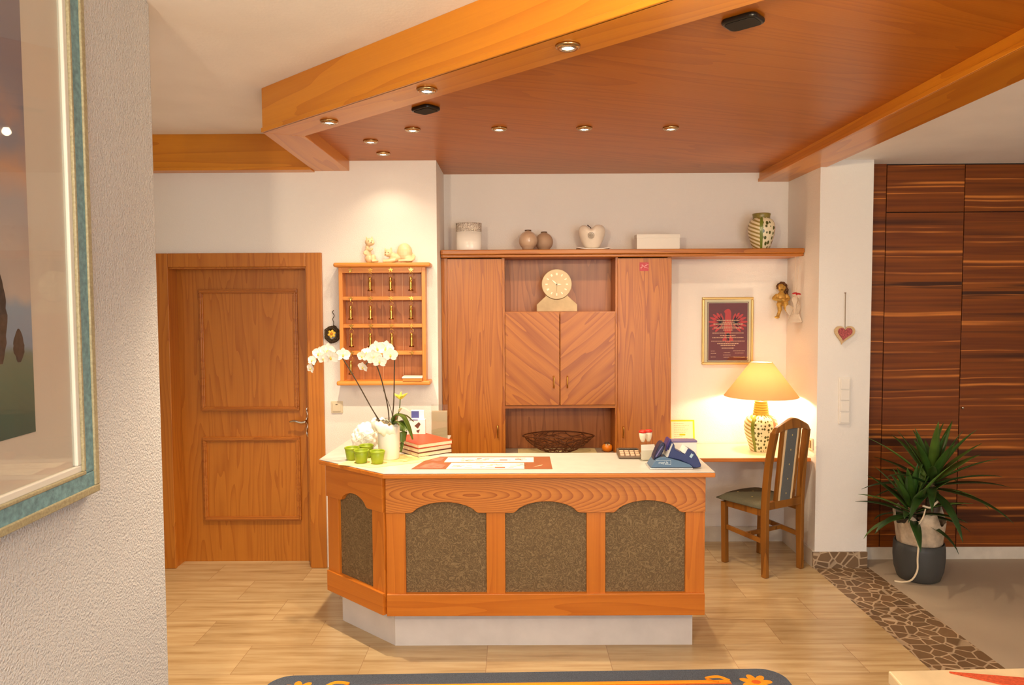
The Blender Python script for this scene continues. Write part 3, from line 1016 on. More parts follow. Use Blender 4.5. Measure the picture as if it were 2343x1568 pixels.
# ================================================================== WALL UNIT AND SHELF
t = thing('wall_shelf', 'long moulded wooden shelf running across the whole niche', 'shelf', (0.73, 5.04, 2.05))
g = G().box((-0.498, 4.884, 2.072), (1.957, YN, 2.104))
obj('board', g, M_oak_x, t, bevel=.006, segs=3)
g = G().box((-0.498, 4.895, 2.052), (1.957, YN, 2.0715))
obj('moulding', g, M_oak_x, t, bevel=.006, segs=3)
cf = 4.93
t = thing('wall_unit', 'oak wall unit with two tall doors and chevron centre doors under the shelf', 'cabinet', (0.29, 5.06, 0.0))
g = G()
g.box((-0.498, cf + .03, 0), (-0.470, YN, 2.051)).box((1.045, cf + .002, 0), (1.071, YN, 2.051))
g.box((-0.085, cf + .002, 0), (-0.066, YN, 2.051)).box((0.690, cf + .002, 0), (0.706, YN, 2.051))
obj('carcass', g, M_oak, t)
obj('side_filler', G().box((-0.498, cf + .01, 0), (-0.456, cf + .03, 2.051)), M_oak, t)
obj('back_board', G().box((-0.066, 5.16, 0.70), (0.690, 5.18, 2.051)), M_oak_back, t, label='darker oak back board of the open recesses')
obj('recess_floor', G().box((-0.066, cf + .004, 1.665), (0.690, 5.16, 1.685)), M_oak_x, t)
obj('recess_ceiling', G().box((-0.066, cf + .004, 1.02), (0.690, 5.16, 1.04)), M_oak_x, t)
obj('worktop', G().box((-0.066, cf - .05, 0.665), (0.690, 5.16, 0.70)), plain('grey_stone_ledge', (150, 132, 112), .4, noise=.1, nscale=20), t, label='grey stone ledge of the lower recess')
obj('base_front', G().box((-0.066, cf, 0.0), (0.690, cf + .02, 0.665)), M_oak, t)
def knob_handle(x, za, zb_, y, parent):
    g = G().tube(bez([(x, y, za), (x, y - .018, za - .004), (x, y - .022, (za + zb_) / 2), (x, y - .018, zb_ + .004), (x, y, zb_)], 5), .0042, 8)
    g.lathe([(0, .003), (.006, .002), (.006, -.002), (0, -.003)], (x, y - .003, za), 10).lathe([(0, .003), (.006, .002), (.006, -.002), (0, -.003)], (x, y - .003, zb_), 10)
    return obj('handle', g, M_brass, parent, smooth=True, label='small brass handle')
d1 = obj('tall_door', G().box((-0.456, cf - .006, 0.02), (-0.083, cf + .014, 2.046)), M_oak, t, bevel=.002)
knob_handle(-.118, .905, .825, cf - .006, d1)
d2 = obj('tall_door', G().box((0.704, cf - .006, 0.02), (1.071, cf + .014, 2.046)), M_oak, t, bevel=.002)
knob_handle(.745, .892, .818, cf - .006, d2)
d3 = obj('chevron_door', G().box((-0.064, cf - .006, 1.043), (0.308, cf + .014, 1.681)), M_herr_l, t, bevel=.002)
knob_handle(.268, 1.242, 1.163, cf - .006, d3)
d4 = obj('chevron_door', G().box((0.3125, cf - .006, 1.043), (0.688, cf + .014, 1.681)), M_herr_r, t, bevel=.002)
knob_handle(.361, 1.242, 1.163, cf - .006, d4)
# sticker with slanting white script
st = obj('sticker', G().box((.853, cf - .0075, 1.958), (.914, cf - .006, 2.016)), plain('red_sticker', (178, 48, 52), .4), d2, label='red square sticker with pale script')
M_pink = plain('pale_pink_ink', (236, 176, 176), .5)
g = G()
for a, b in (((.856, 1.978), (.912, 2.002)), ((.862, 1.999), (.880, 1.993)), ((.874, 2.004), (.862, 1.968)), ((.885, 1.978), (.893, 1.998)), ((.896, 2.008), (.900, 1.99)), ((.884, 1.985), (.912, 1.976))):
    g.tube([(a[0], cf - .0078, a[1]), (b[0], cf - .0078, b[1])], .0021, 6, flat=.3)
obj('script', g, M_pink, st)

# clock
M_trav = plain('cream_travertine', (214, 192, 152), .5, noise=.12, nscale=12)
M_travd = plain('streaked_travertine', (198, 172, 130), .5, noise=.22, nscale=10)
M_mark = plain('white_marks', (250, 240, 214), .4)
t = thing('mantel_clock', 'round cream stone clock on a stepped base in the open recess', 'clock', (0.292, 5.0, 1.685))
g = G()
arc = [(0.292 + .106 * cos(a), 1.872 + .106 * sin(a)) for a in [radians(225 + 90 * i / 10) for i in range(11)]]
g.prism([(.155, 1.6855), (.433, 1.6855), (.433, 1.733), (.370, 1.790)] + arc[::-1] + [(.216, 1.790), (.155, 1.733)], 4.975, 5.03, 'XZ')
obj('base', g, M_travd, t, bevel=.002)
FC = facing(0.292, 4.972, 1.872)
obj('dial', G(FC).lathe([(0, -.05), (.102, -.05), (.103, -.047), (.103, .0), (.101, .003), (0, .003)], (0, 0, 0), 64), M_trav, t, bevel=.001)
g = G(FC)
for i in range(12):
    a = pi / 2 - i * pi / 6
    R = FC @ Matrix.Rotation(a, 4, 'Z')
    gg = g.M
    g.M = R
    w, h_ = (.006, .008) if i in (0, 11, 8) else (.004, .008)
    g.box((.070 - h_, -w, .003), (.070 + h_, w, .0045))
    g.M = gg
    obj('hour_mark', g, M_mark, t)
    g = G(FC)
def hand(name, ang, ln_, w):
    g = G(FC @ Matrix.Rotation(pi / 2 - radians(ang), 4, 'Z'))
    g.prism([(-.012, -w * .5), (ln_ * .6, -w), (ln_, 0), (ln_ * .6, w), (-.012, w * .5)], .006, .008)
    obj(name, g, M_mark, t)
hand('hour_hand', -48, .046, .005)
hand('minute_hand', 92, .034, .004)
obj('second_hand', G(FC).box((-.0008, -.05, .009), (.0008, .012, .0095)), plain('grey_hand', (150, 130, 100), .5), t)

# ------------------------------------------------------------------ shelf ornaments
zs = 2.1042
M_silverband = plain('silver_relief', (226, 214, 198), 0.25, 0.7, noise=.6, nscale=130, bump=.8, bscale=150)
t = thing('oval_vase', 'tall white oval vase with a silver relief band at the shelf\'s left end', 'vase', (-0.31, 4.97, zs), local=True)
obj('body', G().lathe([(0, 0), (.084, 0), (.087, .004), (.088, .128), (.0872, .128)], (0, 0, 0), 48, 1, .55), M_white, t, smooth=True)
obj('relief_band', G().lathe([(.0872, .128), (.089, .130), (.089, .186), (.087, .188), (.082, .188), (.08, .05), (0, .05)], (0, 0, 0), 48, 1, .55), M_silverband, t, smooth=True, label='silver relief band')
M_ball = plain('smoky_glazed_beige', (190, 160, 134), 0.12, spec=.6, coat=.4)
M_ballm = plain('matt_beige', (180, 148, 120), 0.6)
for x, y_, mat, lab, s in ((.096, 4.955, M_ball, 'glossy round beige ball vase, left of the pair on the shelf', 1.0), (.209, 5.045, M_ballm, 'matt round beige ball vase, right of the pair on the shelf', .97)):
    t = thing('ball_vase', lab, 'vase', (x, y_, zs), 0, 'pair of round vases on the shelf', local=True)
    prof = [(0, 0), (.038 * s, 0)] + [(.064 * s * sin(radians(a)), (.064 - .064 * cos(radians(a)) * 1.02) * s + .002) for a in range(40, 158, 8)] + [(.021 * s, .1285 * s), (.021 * s, .134 * s), (.017 * s, .134 * s), (.016 * s, .11 * s), (0, .11 * s)]
    obj('body', G().lathe(prof, (0, 0, 0), 40), mat, t, smooth=True)
    obj('rim', G().lathe([(.0165 * s, .133 * s), (.0165 * s, .138 * s), (.0225 * s, .138 * s), (.023 * s, .132 * s)], (0, 0, 0), 28), plain('dark_silver_rim', (110, 84, 62), .3, .8), t, smooth=True)
# apple-shaped vase on a dish
t = thing('dish', 'flat square white dish under the apple-shaped vase', 'dish', (0.545, 5.0, zs), local=True)
g = G()
k = 8
vs = [[g.v((-.115 + .23 * i / k, -.075 + .15 * j / k, .004 + .010 * (abs(i / k - .5) * 2) ** 3 + .002)) for j in range(k + 1)] for i in range(k + 1)]
for i in range(k):
    for j in range(k):
        g.face([vs[i][j], vs[i + 1][j], vs[i + 1][j + 1], vs[i][j + 1]])
obj('plate', g, M_white, t, smooth=True, solid=.005)
obj('foot', G().box((-.06, -.04, 0.0002), (.06, .04, .004)), M_white, t)
t = thing('apple_vase', 'cream apple-shaped ceramic vase on a flat dish on the shelf', 'vase', (0.536, 5.0, zs + .009), local=True)
g = G()
prof = [(0, 0), (.036, 0), (.050, .008), (.066, .035), (.082, .070), (.092, .102), (.094, .125), (.088, .147), (.072, .163), (.052, .166), (.034, .158), (.016, .143), (.006, .134), (0, .132)]
g.lathe(prof, (0, 0, 0), 40, 1, .78)
for v in g.bm.verts:
    if v.co.z > .10:
        v.co.z -= min(1, (v.co.z - .10) / .05) * .030 * math.exp(-((v.co.x + .012) / .024) ** 2)
obj('body', g, plain('cream_crackle', (232, 218, 200), .25, noise=.06, nscale=18), t, smooth=True, sub=1)
obj('stalk', G().tube([(-.008, -.02, .125), (-.012, -.05, .140), (-.036, -.062, .158)], [.003, .003, .0035], 8), plain('dark_stalk', (60, 46, 36), .5), t, smooth=True)
g = G()
RF = Matrix.Translation((-.012, -.0725, .088)) @ Matrix.Rotation(pi / 2, 4, 'X')
g.M = RF
for r in (.020, .012):
    g.tube([(r * cos(a), r * sin(a), 0) for a in [2 * pi * i / 24 for i in range(24)]], .0022, 6, closed=True)
g.ell((0, 0, 0), (.007, .007, .004), None, 10, 6)
obj('rosette', g, plain('grey_rosette', (170, 156, 140), .4), t, smooth=True)
# box
t = thing('white_box', 'plain long white box on the shelf between apple vase and green vase', 'box', (0.985, 5.0, zs), 0, local=True)
obj('carton', G().box((-.146, -.045, 0), (.148, .05, .104)), M_whitem, t, bevel=.002)
obj('lid_edge', G().box((-.148, -.047, .078), (.150, .052, .1055)), M_whitem, t, bevel=.002)
# patterned vase
M_olive = plain('olive_glaze', (138, 124, 58), .3, noise=.2, nscale=40)
t = thing('patterned_vase', 'green spotted ceramic vase at the shelf\'s right end', 'vase', (1.702, 5.0, zs), local=True)
prof = [(0, 0), (.052, 0), (.058, .01), (.072, .05), (.086, .10), (.0905, .145), (.087, .175), (.075, .198), (.060, .210), (.054, .214)]
obj('body', G().lathe(prof, (0, 0, 0), 48), vase_mat('spotted_glaze', -.36), t, smooth=True)
prof = [(.054, .2135), (.058, .217), (.056, .222), (.059, .227), (.057, .232), (.061, .237), (.061, .243), (.056, .246), (.048, .243), (.046, .2), (0, .19)]
obj('ribbed_rim', G().lathe(prof, (0, 0, 0), 40), M_olive, t, smooth=True, label='olive ribbed rim')

# ------------------------------------------------------------------ lower recess: runner, wire bowl, orange pot
zr = 0.7002
t = tag(obj('table_runner', G().box((.02, 4.90, zr), (.57, 5.12, zr + .004)), plain('pale_olive_cloth', (206, 186, 132), .9, noise=.08, nscale=60), bevel=.001), 'pale yellow cloth under the wire basket in the lower recess', 'cloth')
t = thing('wire_basket', 'brown oval basket of woven wire in the lower recess', 'basket', (0.303, 5.0, zr + .0045), local=True)
M_wire = plain('brown_wire', (96, 52, 22), .45, .3)
def bowl_pt(a, h):
    f = h ** .62
    return Vector(((.085 + (.250 - .085) * f) * cos(a), (.045 + (.125 - .045) * f) * sin(a), .004 + .108 * h + .012 * h * (1 - abs(cos(a)) ** 2)))
obj('rim', G().tube([bowl_pt(2 * pi * i / 64, 1) for i in range(64)], .0042, 7, closed=True), M_wire, t, smooth=True)
obj('base_ring', G().tube([bowl_pt(2 * pi * i / 40, 0) for i in range(40)], .0038, 7, closed=True), M_wire, t, smooth=True)
g = G()
for k in range(8):
    h0 = .08 + .86 * k / 8
    ph, fr_ = RND.uniform(0, 6), RND.choice((7, 9, 11))
    g.tube([bowl_pt(2 * pi * i / 90, min(1, max(0, h0 + .07 * sin(fr_ * 2 * pi * i / 90 + ph)))) for i in range(90)], .0024, 5, closed=True)
for k in range(17):
    a0 = 2 * pi * k / 17
    g.tube([bowl_pt(a0 + .25 * sin(pi * j / 8 * 1.5 + k), j / 8) for j in range(9)], .0023, 5)
for k in range(7):
    g.tube([(-.08 + .16 * k / 6 - .01, -.044 * (1 - (abs(k - 3) / 3.4) ** 2) ** .5, .004), (-.08 + .16 * k / 6 + .01, .044 * (1 - (abs(k - 3) / 3.4) ** 2) ** .5, .004)], .0023, 5)
obj('woven_wire', g, M_wire, t, smooth=True)
t = thing('orange_pot', 'small round orange ceramic pot with a dark top beside the wire basket', 'pot', (.648, 5.03, zr), local=True)
obj('body', G().lathe([(0, 0), (.024, 0), (.034, .010), (.038, .026), (.034, .042), (.022, .052), (.016, .054)], (0, 0, 0), 32), plain('orange_glaze', (228, 130, 26), .3), t, smooth=True)
obj('cap', G().lathe([(.017, .052), (.022, .056), (.018, .062), (.010, .066), (0, .067)], (0, 0, 0), 24), plain('brown_cap', (92, 62, 36), .4), t, smooth=True, label='dark brown cap')
obj('eyes', G().ell((-.010, -.026, .050), (.007, .005, .007), None, 10, 8).ell((.010, -.026, .050), (.007, .005, .007), None, 10, 8), plain('pale_dots', (214, 190, 150), .4), t, smooth=True, label='two pale dots')

# ================================================================== CERTIFICATE, CHERUB, ORNAMENTS ON THE RIGHT
t = thing('framed_certificate', 'gold framed dark red certificate with an eagle above the table lamp', 'picture', (1.53, YN, 1.295))
cx0, cx1, cz0, cz1 = 1.347, 1.714, 1.296, 1.780
g = ring_xz(G(), cx0, cz0, cx1, cz1, .016, 5.172, 5.199)
cfr = obj('frame', g, M_gold, t, bevel=.005, segs=3)
obj('mount', G().box((cx0 + .014, 5.186, cz0 + .014), (cx1 - .014, 5.190, cz1 - .014)), plain('cream_mount', (246, 232, 200), .7), t, label='cream mount')
g = ring_xz(G(), 1.386, 1.318, 1.682, 1.746, .004, 5.184, 5.186)
obj('inner_line', g, plain('brown_line', (112, 66, 44), .5), t)
M_cred = plain('deep_red_print', (118, 28, 26), .55, noise=.12, nscale=8)
cp = obj('print', G().box((1.394, 5.1845, 1.326), (1.674, 5.186, 1.738)), M_cred, t, label='dark red printed sheet')
M_ered = plain('bright_red_print', (214, 44, 30), .5)
ce = Vector((1.534, 1.585))
g = G()
yy = 5.1838
g.prism([(ce.x - .022, ce.y + .03), (ce.x - .020, ce.y + .075), (ce.x - .026, ce.y + .088), (ce.x - .030, ce.y + .092), (ce.x - .018, ce.y + .105), (ce.x, ce.y + .112), (ce.x + .014, ce.y + .106), (ce.x + .022, ce.y + .085), (ce.x + .022, ce.y + .03), (ce.x + .03, ce.y - .03), (ce.x + .014, ce.y - .085), (ce.x - .014, ce.y - .085), (ce.x - .03, ce.y - .03)], yy, 5.1844, 'XZ')
for sgn in (-1, 1):
    for i, (ang, ln_) in enumerate(((76, .062), (58, .078), (40, .088), (22, .094), (4, .098), (-14, .094), (-32, .086), (-50, .078))):
        a = radians(ang)
        base = Vector((ce.x + sgn * .036, ce.y + .012))
        d = Vector((sgn * cos(a), sin(a)))
        nn = Vector((-d.y, d.x))
        tip = base + d * ln_
        pts = [base + nn * .006, base + d * ln_ * .6 + nn * .011, tip + nn * .006, tip + d * .008, tip - nn * .006, base + d * ln_ * .6 - nn * .011, base - nn * .006]
        g.prism([p.to_tuple() for p in pts], yy, 5.1844, 'XZ')
for ang in (-60, -78, -90, -102, -120):
    a = radians(ang)
    d = Vector((cos(a), sin(a)))
    nn = Vector((-d.y, d.x))
    b0 = Vector((ce.x, ce.y - .06))
    g.prism([p.to_tuple() for p in (b0 + nn * .004, b0 + d * .06 + nn * .010, b0 + d * .075, b0 + d * .06 - nn * .010, b0 - nn * .004)], yy, 5.1844, 'XZ')
obj('eagle_emblem', g, M_ered, cp, label='bright red eagle emblem')
M_ctext = plain('pale_print', (232, 176, 140), .5)
g = G()
def print_line(g, x0, x1, z, h, y, seed):
    r = random.Random(seed)
    x = x0
    while x < x1:
        w = r.uniform(.004, .014)
        g.box((x, y, z), (min(x + w, x1), y + .0003, z + h))
        x += w + .0025
for i, (hw, z, h_) in enumerate(((.080, 1.610, .007), (.046, 1.597, .006), (.104, 1.582, .009), (.05, 1.569, .006), (.098, 1.555, .008), (.036, 1.541, .006), (.112, 1.520, .005), (.055, 1.501, .007), (.112, 1.486, .007), (.12, 1.462, .005), (.076, 1.443, .008), (.052, 1.430, .008), (.044, 1.411, .006))):
    print_line(g, 1.534 - hw, 1.534 + hw, z, h_, 5.1833, i)
for i, (xa, xb, z) in enumerate(((1.412, 1.444, 1.391), (1.412, 1.45, 1.374), (1.412, 1.446, 1.348), (1.505, 1.55, 1.380), (1.50, 1.556, 1.362), (1.505, 1.545, 1.346), (1.572, 1.655, 1.392), (1.585, 1.65, 1.376))):
    print_line(g, xa, xb, z, .004, 5.1833, 40 + i)
obj('lettering', g, M_ctext, cp, label='pale lines of lettering')
obj('glazing', G().box((cx0 + .014, 5.1795, cz0 + .014), (cx1 - .014, 5.1803, cz1 - .014)), M_pane, t)

M_gilt = plain('gilded_wood', (196, 152, 70), .45, .25, noise=.35, nscale=40)
M_gilthair = plain('brown_gilt_hair', (98, 62, 28), .5, .2, noise=.5, nscale=70)
t = thing('cherub_figure', 'gilded wooden cherub sitting with crossed legs on the niche wall', 'figurine', (1.895, 5.13, 1.64), local=True)
g = G()
g.ell((0, 0, .205), (.030, .024, .030)).ell((-.004, -.004, .135), (.033, .026, .042)).ell((.004, 0, .10), (.034, .028, .028)).ell((0, 0, .172), (.014, .014, .02))
g.ell((-.006, -.022, .200), (.006, .006, .005))
g.tube(bez([(-.030, 0, .155), (-.058, -.008, .128), (-.03, -.03, .118), (.01, -.036, .116)], 6), [.013] * 7 + [.011] * 6 + [.009] * 6, 8)
g.tube(bez([(.028, 0, .155), (.045, -.012, .128), (.02, -.034, .112), (-.012, -.04, .122)], 6), [.013] * 7 + [.011] * 6 + [.009] * 6, 8)
g.tube(bez([(-.014, -.006, .092), (-.032, -.045, .082), (-.03, -.05, .045), (-.042, -.046, .0)], 6), [.020] * 7 + [.016] * 6 + [.012] * 6, 8)
g.ell((-.05, -.056, -.004), (.019, .014, .010))
g.tube(bez([(.022, -.006, .092), (.012, -.05, .092), (.012, -.052, .058), (.028, -.048, .035)], 6), [.020] * 7 + [.016] * 6 + [.012] * 6, 8)
g.ell((.03, -.054, .03), (.012, .018, .011))
for v in g.bm.verts:
    v.co *= 1.0
melt(obj('body', g, M_gilt, t, smooth=True), .0035, 4)
g = G()
for k in range(26):
    a, b_ = RND.uniform(0, 2 * pi), RND.uniform(.25, 1.9)
    if b_ > .9 and abs(((a + pi / 2 + .25 + pi) % (2 * pi)) - pi) < 1.0:
        continue
    g.ell((.002 + .031 * sin(b_) * cos(a), .002 + .026 * sin(b_) * sin(a), .208 + .031 * cos(b_)), .0105, None, 8, 6)
for k in range(8):
    g.ell((.034 + .008 * sin(k * 2.1), .004, .20 - .012 * k), .011, None, 8, 6)
melt(obj('hair', g, M_gilthair, t, smooth=True), .003, 2)
obj('face_features', G().ell((-.014, -.0215, .208), .0028, None, 8, 6).ell((.004, -.0235, .208), .0028, None, 8, 6).ell((-.006, -.0235, .190), (.006, .003, .002), None, 8, 6), M_gilthair, t, smooth=True, label='dark carved eyes and mouth')
obj('wing', G().ell((.042, .022, .155), (.010, .014, .045), Matrix.Rotation(radians(12), 3, 'Y')).ell((.046, .024, .12), (.008, .01, .03)), M_gilthair, t, smooth=True)

M_milk = plain('milky_glass', (248, 240, 226), .15, trans=.75, ior=1.2)
t = thing('glass_angel', 'clear glass ornament with a red bow hanging from the shelf end', 'ornament', (1.915, 4.93, 1.60), local=True)
obj('glass_body', G().lathe([(0, 0), (.045, .002), (.046, .008), (.032, .045), (.018, .085), (.010, .115), (.014, .13), (.022, .15), (.022, .165), (.012, .182), (0, .186)], (0, 0, 0), 32), M_milk, t, smooth=True)
obj('glass_wing', G().ell((-.034, .002, .085), (.026, .006, .04), Matrix.Rotation(radians(-30), 3, 'Y')).ell((.02, .002, .09), (.016, .006, .038), Matrix.Rotation(radians(20), 3, 'Y')), M_milk, t, smooth=True)
g = G()
for s in (-1, 1):
    g.ell((s * .014, -.022, .198 + (.003 if s < 0 else -.001)), (.017, .006, .006), Matrix.Rotation(radians(12 * s), 3, 'Y'), 12, 8)
g.ell((0, -.024, .193), (.007, .006, .007), None, 10, 8)
obj('bow', g, plain('red_ribbon', (176, 24, 28), .45), t, smooth=True, label='red bow')
g = G().tube([(-.004, -.004, .186), (-.006, -.01, .45)], .0008, 5).tube([(.004, .0, .186), (.022, -.01, .45)], .0008, 5)
obj('thread', g, plain('pale_thread', (226, 204, 170), .6), t)

def heart_pts(s, lean=0.0, n=40):
    out = []
    for i in range(n):
        a = 2 * pi * i / n
        x = 16 * sin(a) ** 3
        y = 13 * cos(a) - 5 * cos(2 * a) - 2 * cos(3 * a) - cos(4 * a)
        yy = y
        out.append((s * (x + lean * (min(0, yy + 2)) * .34), s * yy))
    return out
t = thing('hanging_heart', 'pink and cream heart ornament hanging by a cord on the column', 'ornament', (2.126, 4.655, 1.46))
HM = facing(2.126, 4.653, 1.535)
hb = obj('heart_rim', G(HM).prism(heart_pts(.0041, 1.0), 0, .012), plain('cream_felt', (206, 176, 132), .8, noise=.1, nscale=90), t, bevel=.003)
obj('heart_filling', G(HM @ Matrix.Translation((.0, .003, 0))).prism(heart_pts(.0029, 1.0), .0121, .016), plain('pink_pattern', (176, 84, 84), .7, noise=.6, nscale=110), t, bevel=.002, label='pink patterned centre')
obj('cord', G().tube([(2.127, 4.645, 1.575), (2.127, 4.648, 1.796)], .0022, 6), plain('grey_cord', (146, 126, 102), .8), t)
obj('pin', G().tube([(2.127, 4.659, 1.797), (2.127, 4.643, 1.797)], .003, 8), M_darkbrass, t)

# ================================================================== RECEPTION COUNTER
ZT = 0.922
t = thing('reception_counter', 'oak reception counter with arched fabric panels and a cream stone top', 'counter', (0.0, 3.7, 0))
top = [(-.636, 3.428), (.962, 3.428), (.972, 3.90), (-.395, 3.90), (-.395, 4.46), (-1.0, 4.46), (-1.036, 3.762)]
eb = obj('edge_band', G().prism(top, .895, .9165), M_pine, t, bevel=.004)
obj('countertop', G().prism([(-.634, 3.4305), (.960, 3.4305), (.970, 3.898), (-.397, 3.898), (-.397, 4.458), (-.998, 4.458), (-1.033, 3.763)], .9168, ZT), M_stone, t, bevel=.003)
body = [(-.632, 3.492), (.925, 3.492), (.925, 3.86), (-.44, 3.86), (-.44, 4.42), (-.96, 4.42), (-.992, 3.82)]
obj('carcass', G().prism(body, .205, .895), plain('carcass_brown', (120, 78, 42), .6), t)
pl = [(-.613, 3.585), (.895, 3.585), (.895, 3.80), (-.5, 3.80), (-.5, 4.36), (-.93, 4.36), (-.952, 3.885)]
obj('plinth', G().prism(pl, 0, .206), M_plinth, t, label='pale stone plinth')
def face_frame(origin, ang, length, posts, arches, mats):
    """one face of the counter: u along it, v up, w out of it"""
    F = Matrix.Translation(origin) @ Matrix.Rotation(ang, 4, 'Z') @ Matrix.Rotation(pi / 2, 4, 'X')
    apron, post_m, rail_m = mats
    poly = [(0, .893), (0, .716)]
    for a0, a1, peak in arches:
        mid, hw = (a0 + a1) / 2, (a1 - a0) / 2
        poly.append((a0 - .012, .716))
        for i in range(19):
            q = -1 + 2 * i / 18
            s = cos(q * pi / 2)
            poly.append((mid + q * hw, .716 + .006 + (peak - .722) * (max(0, 1 - q * q)) ** .72))
        poly.append((a1 + .012, .716))
    poly += [(length, .716), (length, .893)]
    obj('arched_apron', G(F).prism(poly, 0.0, .027), apron, t, bevel=.0025)
    for a, b in posts:
        obj('post', G(F).box((a, .31, 0.0), (b, .73, .018)), post_m, t, bevel=.002)
    for (a, b), (c, d) in zip(posts, posts[1:]):
        obj('fabric_panel', G(F).box((b, .31, 0.0), (c, .80, .0015)), M_swirl, t, label='brown embossed fabric panel')
    obj('bottom_rail', G(F).box((0, .205, 0.0), (length, .315, .030)), rail_m, t, bevel=.003)
face_frame((-.632, 3.492, 0), 0, 1.557,
           [(.0, .094), (.490, .582), (.980, 1.072), (1.463, 1.557)],
           [(.134, .440, .770), (.634, .932, .772), (1.122, 1.430, .775)], (M_oak_knot, M_pine_z, M_pine))
ca = math.atan2(3.492 - 3.82, -.632 + .992)
face_frame((-.992, 3.82, 0), ca, math.hypot(.36, .328), [(.0, .098), (.392, .487)], [(.140, .352, .77)], (M_pine_d, M_pine_z, M_pine_d))

# ------------------------------------------------------------------ things on the counter
zc = ZT + .0003
# yellowish runner
t = tag(obj('table_cloth', G().prism([(-.90, 3.62), (-.70, 3.55), (-.50, 3.66), (-.40, 3.80), (-.62, 3.87), (-.84, 3.80)], zc, zc + .0018), plain('sheer_yellow_cloth', (240, 220, 150), .85, noise=.08, nscale=40)), 'sheer pale yellow cloth under the green pots and orchid', 'cloth')
zq = zc + .002
M_green = plain('lime_glaze', (138, 158, 34), .35)
cup = None
for (x, y_, rz), lab in zip(((-.789, 3.662, 0), (-.702, 3.642, .4), (-.852, 3.735, .8), (-.790, 3.795, 1.0)),
        ('small lime green pot, middle one in front of the white orchid pot', 'small lime green pot, rightmost, directly in front of the orchid pot', 'small lime green pot, leftmost by the counter\'s chamfered edge', 'small lime green pot half hidden behind the others')):
    if cup is None:
        cup = thing('green_pot', lab, 'pot', (x, y_, zq), 0, 'lime green pots on the counter', local=True)
        obj('body', G().lathe([(0, 0), (.026, 0), (.029, .003), (.037, .056), (.036, .058), (.033, .056), (.026, .008), (0, .008)], (0, 0, 0), 32), M_green, cup, smooth=True)
        obj('rim', G().lathe([(.037, .055), (.0395, .058), (.0395, .065), (.037, .067), (.034, .065), (.034, .057)], (0, 0, 0), 32), M_green, cup, smooth=True)
    else:
        dup(cup, (x, y_, zq), rz, lab)

# orchid
ox, oy = -.664, 3.765
t = thing('orchid', 'white orchid with three arching stems in a white pot', 'orchid', (ox, oy, zq))
pot = obj('pot', G().lathe([(0, 0), (.050, 0), (.053, .004), (.0615, .172), (.0605, .175), (.057, .172), (.049, .03), (0, .03)], (ox, oy, zq), 40), M_white, t, smooth=True, label='glossy white pot')
obj('bark', G().lathe([(.054, .14), (.04, .150), (0, .156)], (ox, oy, zq), 20), plain('bark_chips', (96, 70, 46), .9, noise=.5, nscale=60, bump=.8, bscale=120), t)
g = G()
for k in range(22):
    a = RND.uniform(0, 2 * pi)
    pts = bez([(ox + .03 * cos(a), oy + .03 * sin(a), zq + .15), (ox + .045 * cos(a + .4), oy + .045 * sin(a + .4), zq + .185 + RND.uniform(0, .02)), (ox + .055 * cos(a + .8), oy + .055 * sin(a + .8), zq + .16)], 4)
    g.tube(pts, .0032, 5)
obj('roots', g, plain('orchid_roots', (168, 150, 110), .7, noise=.3, nscale=60), t, smooth=True)
M_tulle = plain('white_gauze', (244, 238, 224), .9, trans=0.0, noise=.05, nscale=50)
g = G()
n_ = 60
vs = []
for i in range(n_):
    a = 2 * pi * i / n_
    vs.append([g.v((ox - .016 + r * (1.05 + .07 * sin(7 * a + k)) * cos(a), oy + r * (1.05 + .06 * sin(6 * a + k)) * sin(a), zq + h_ + .005 * sin(5 * a + k * 1.3) + .004 * sin(13 * a) - .016 * cos(a))) for k, (r, h_) in enumerate(((.057, .135), (.068, .155), (.070, .180), (.060, .194), (.046, .188)))])
for i in range(n_):
    for k in range(4):
        g.face([vs[i][k], vs[(i + 1) % n_][k], vs[(i + 1) % n_][k + 1], vs[i][k + 1]])
obj('gauze_collar', g, M_tulle, t, smooth=True, solid=.0015, label='ruffled white gauze collar')
M_stem = plain('dark_stem', (72, 58, 40), .55)
stems = [
    [(ox - .01, oy, zq + .15), (-.735, 3.735, 1.175), (-.815, 3.70, 1.34), (-.885, 3.68, 1.465), (-.925, 3.67, 1.492), (-.985, 3.66, 1.475), (-1.03, 3.65, 1.415)],
    [(ox + .004, oy, zq + .15), (-.663, 3.74, 1.20), (-.692, 3.71, 1.36), (-.718, 3.69, 1.44), (-.742, 3.68, 1.452), (-.766, 3.67, 1.415)],
    [(ox + .012, oy, zq + .15), (-.632, 3.74, 1.22), (-.622, 3.71, 1.38), (-.618, 3.69, 1.47), (-.645, 3.67, 1.515), (-.69, 3.66, 1.49)]]
for p_ in stems:
    obj('stem', G().tube(bez(p_, 8), .0032, 7), M_stem, t, smooth=True)
g = G().tube(bez([(ox - .03, oy + .01, zq + .15), (-.735, 3.75, 1.165), (-.765, 3.73, 1.235)], 6), .0018, 6).tube(bez([(ox + .0, oy + .02, zq + .15), (-.645, 3.76, 1.16), (-.685, 3.74, 1.29)], 6), .0018, 6)
obj('support_stick', g, M_stem, t, smooth=True)
M_petal = plain('orchid_petal', (250, 244, 230), .6)
M_lip_o = plain('orchid_lip', (226, 196, 90), .6)
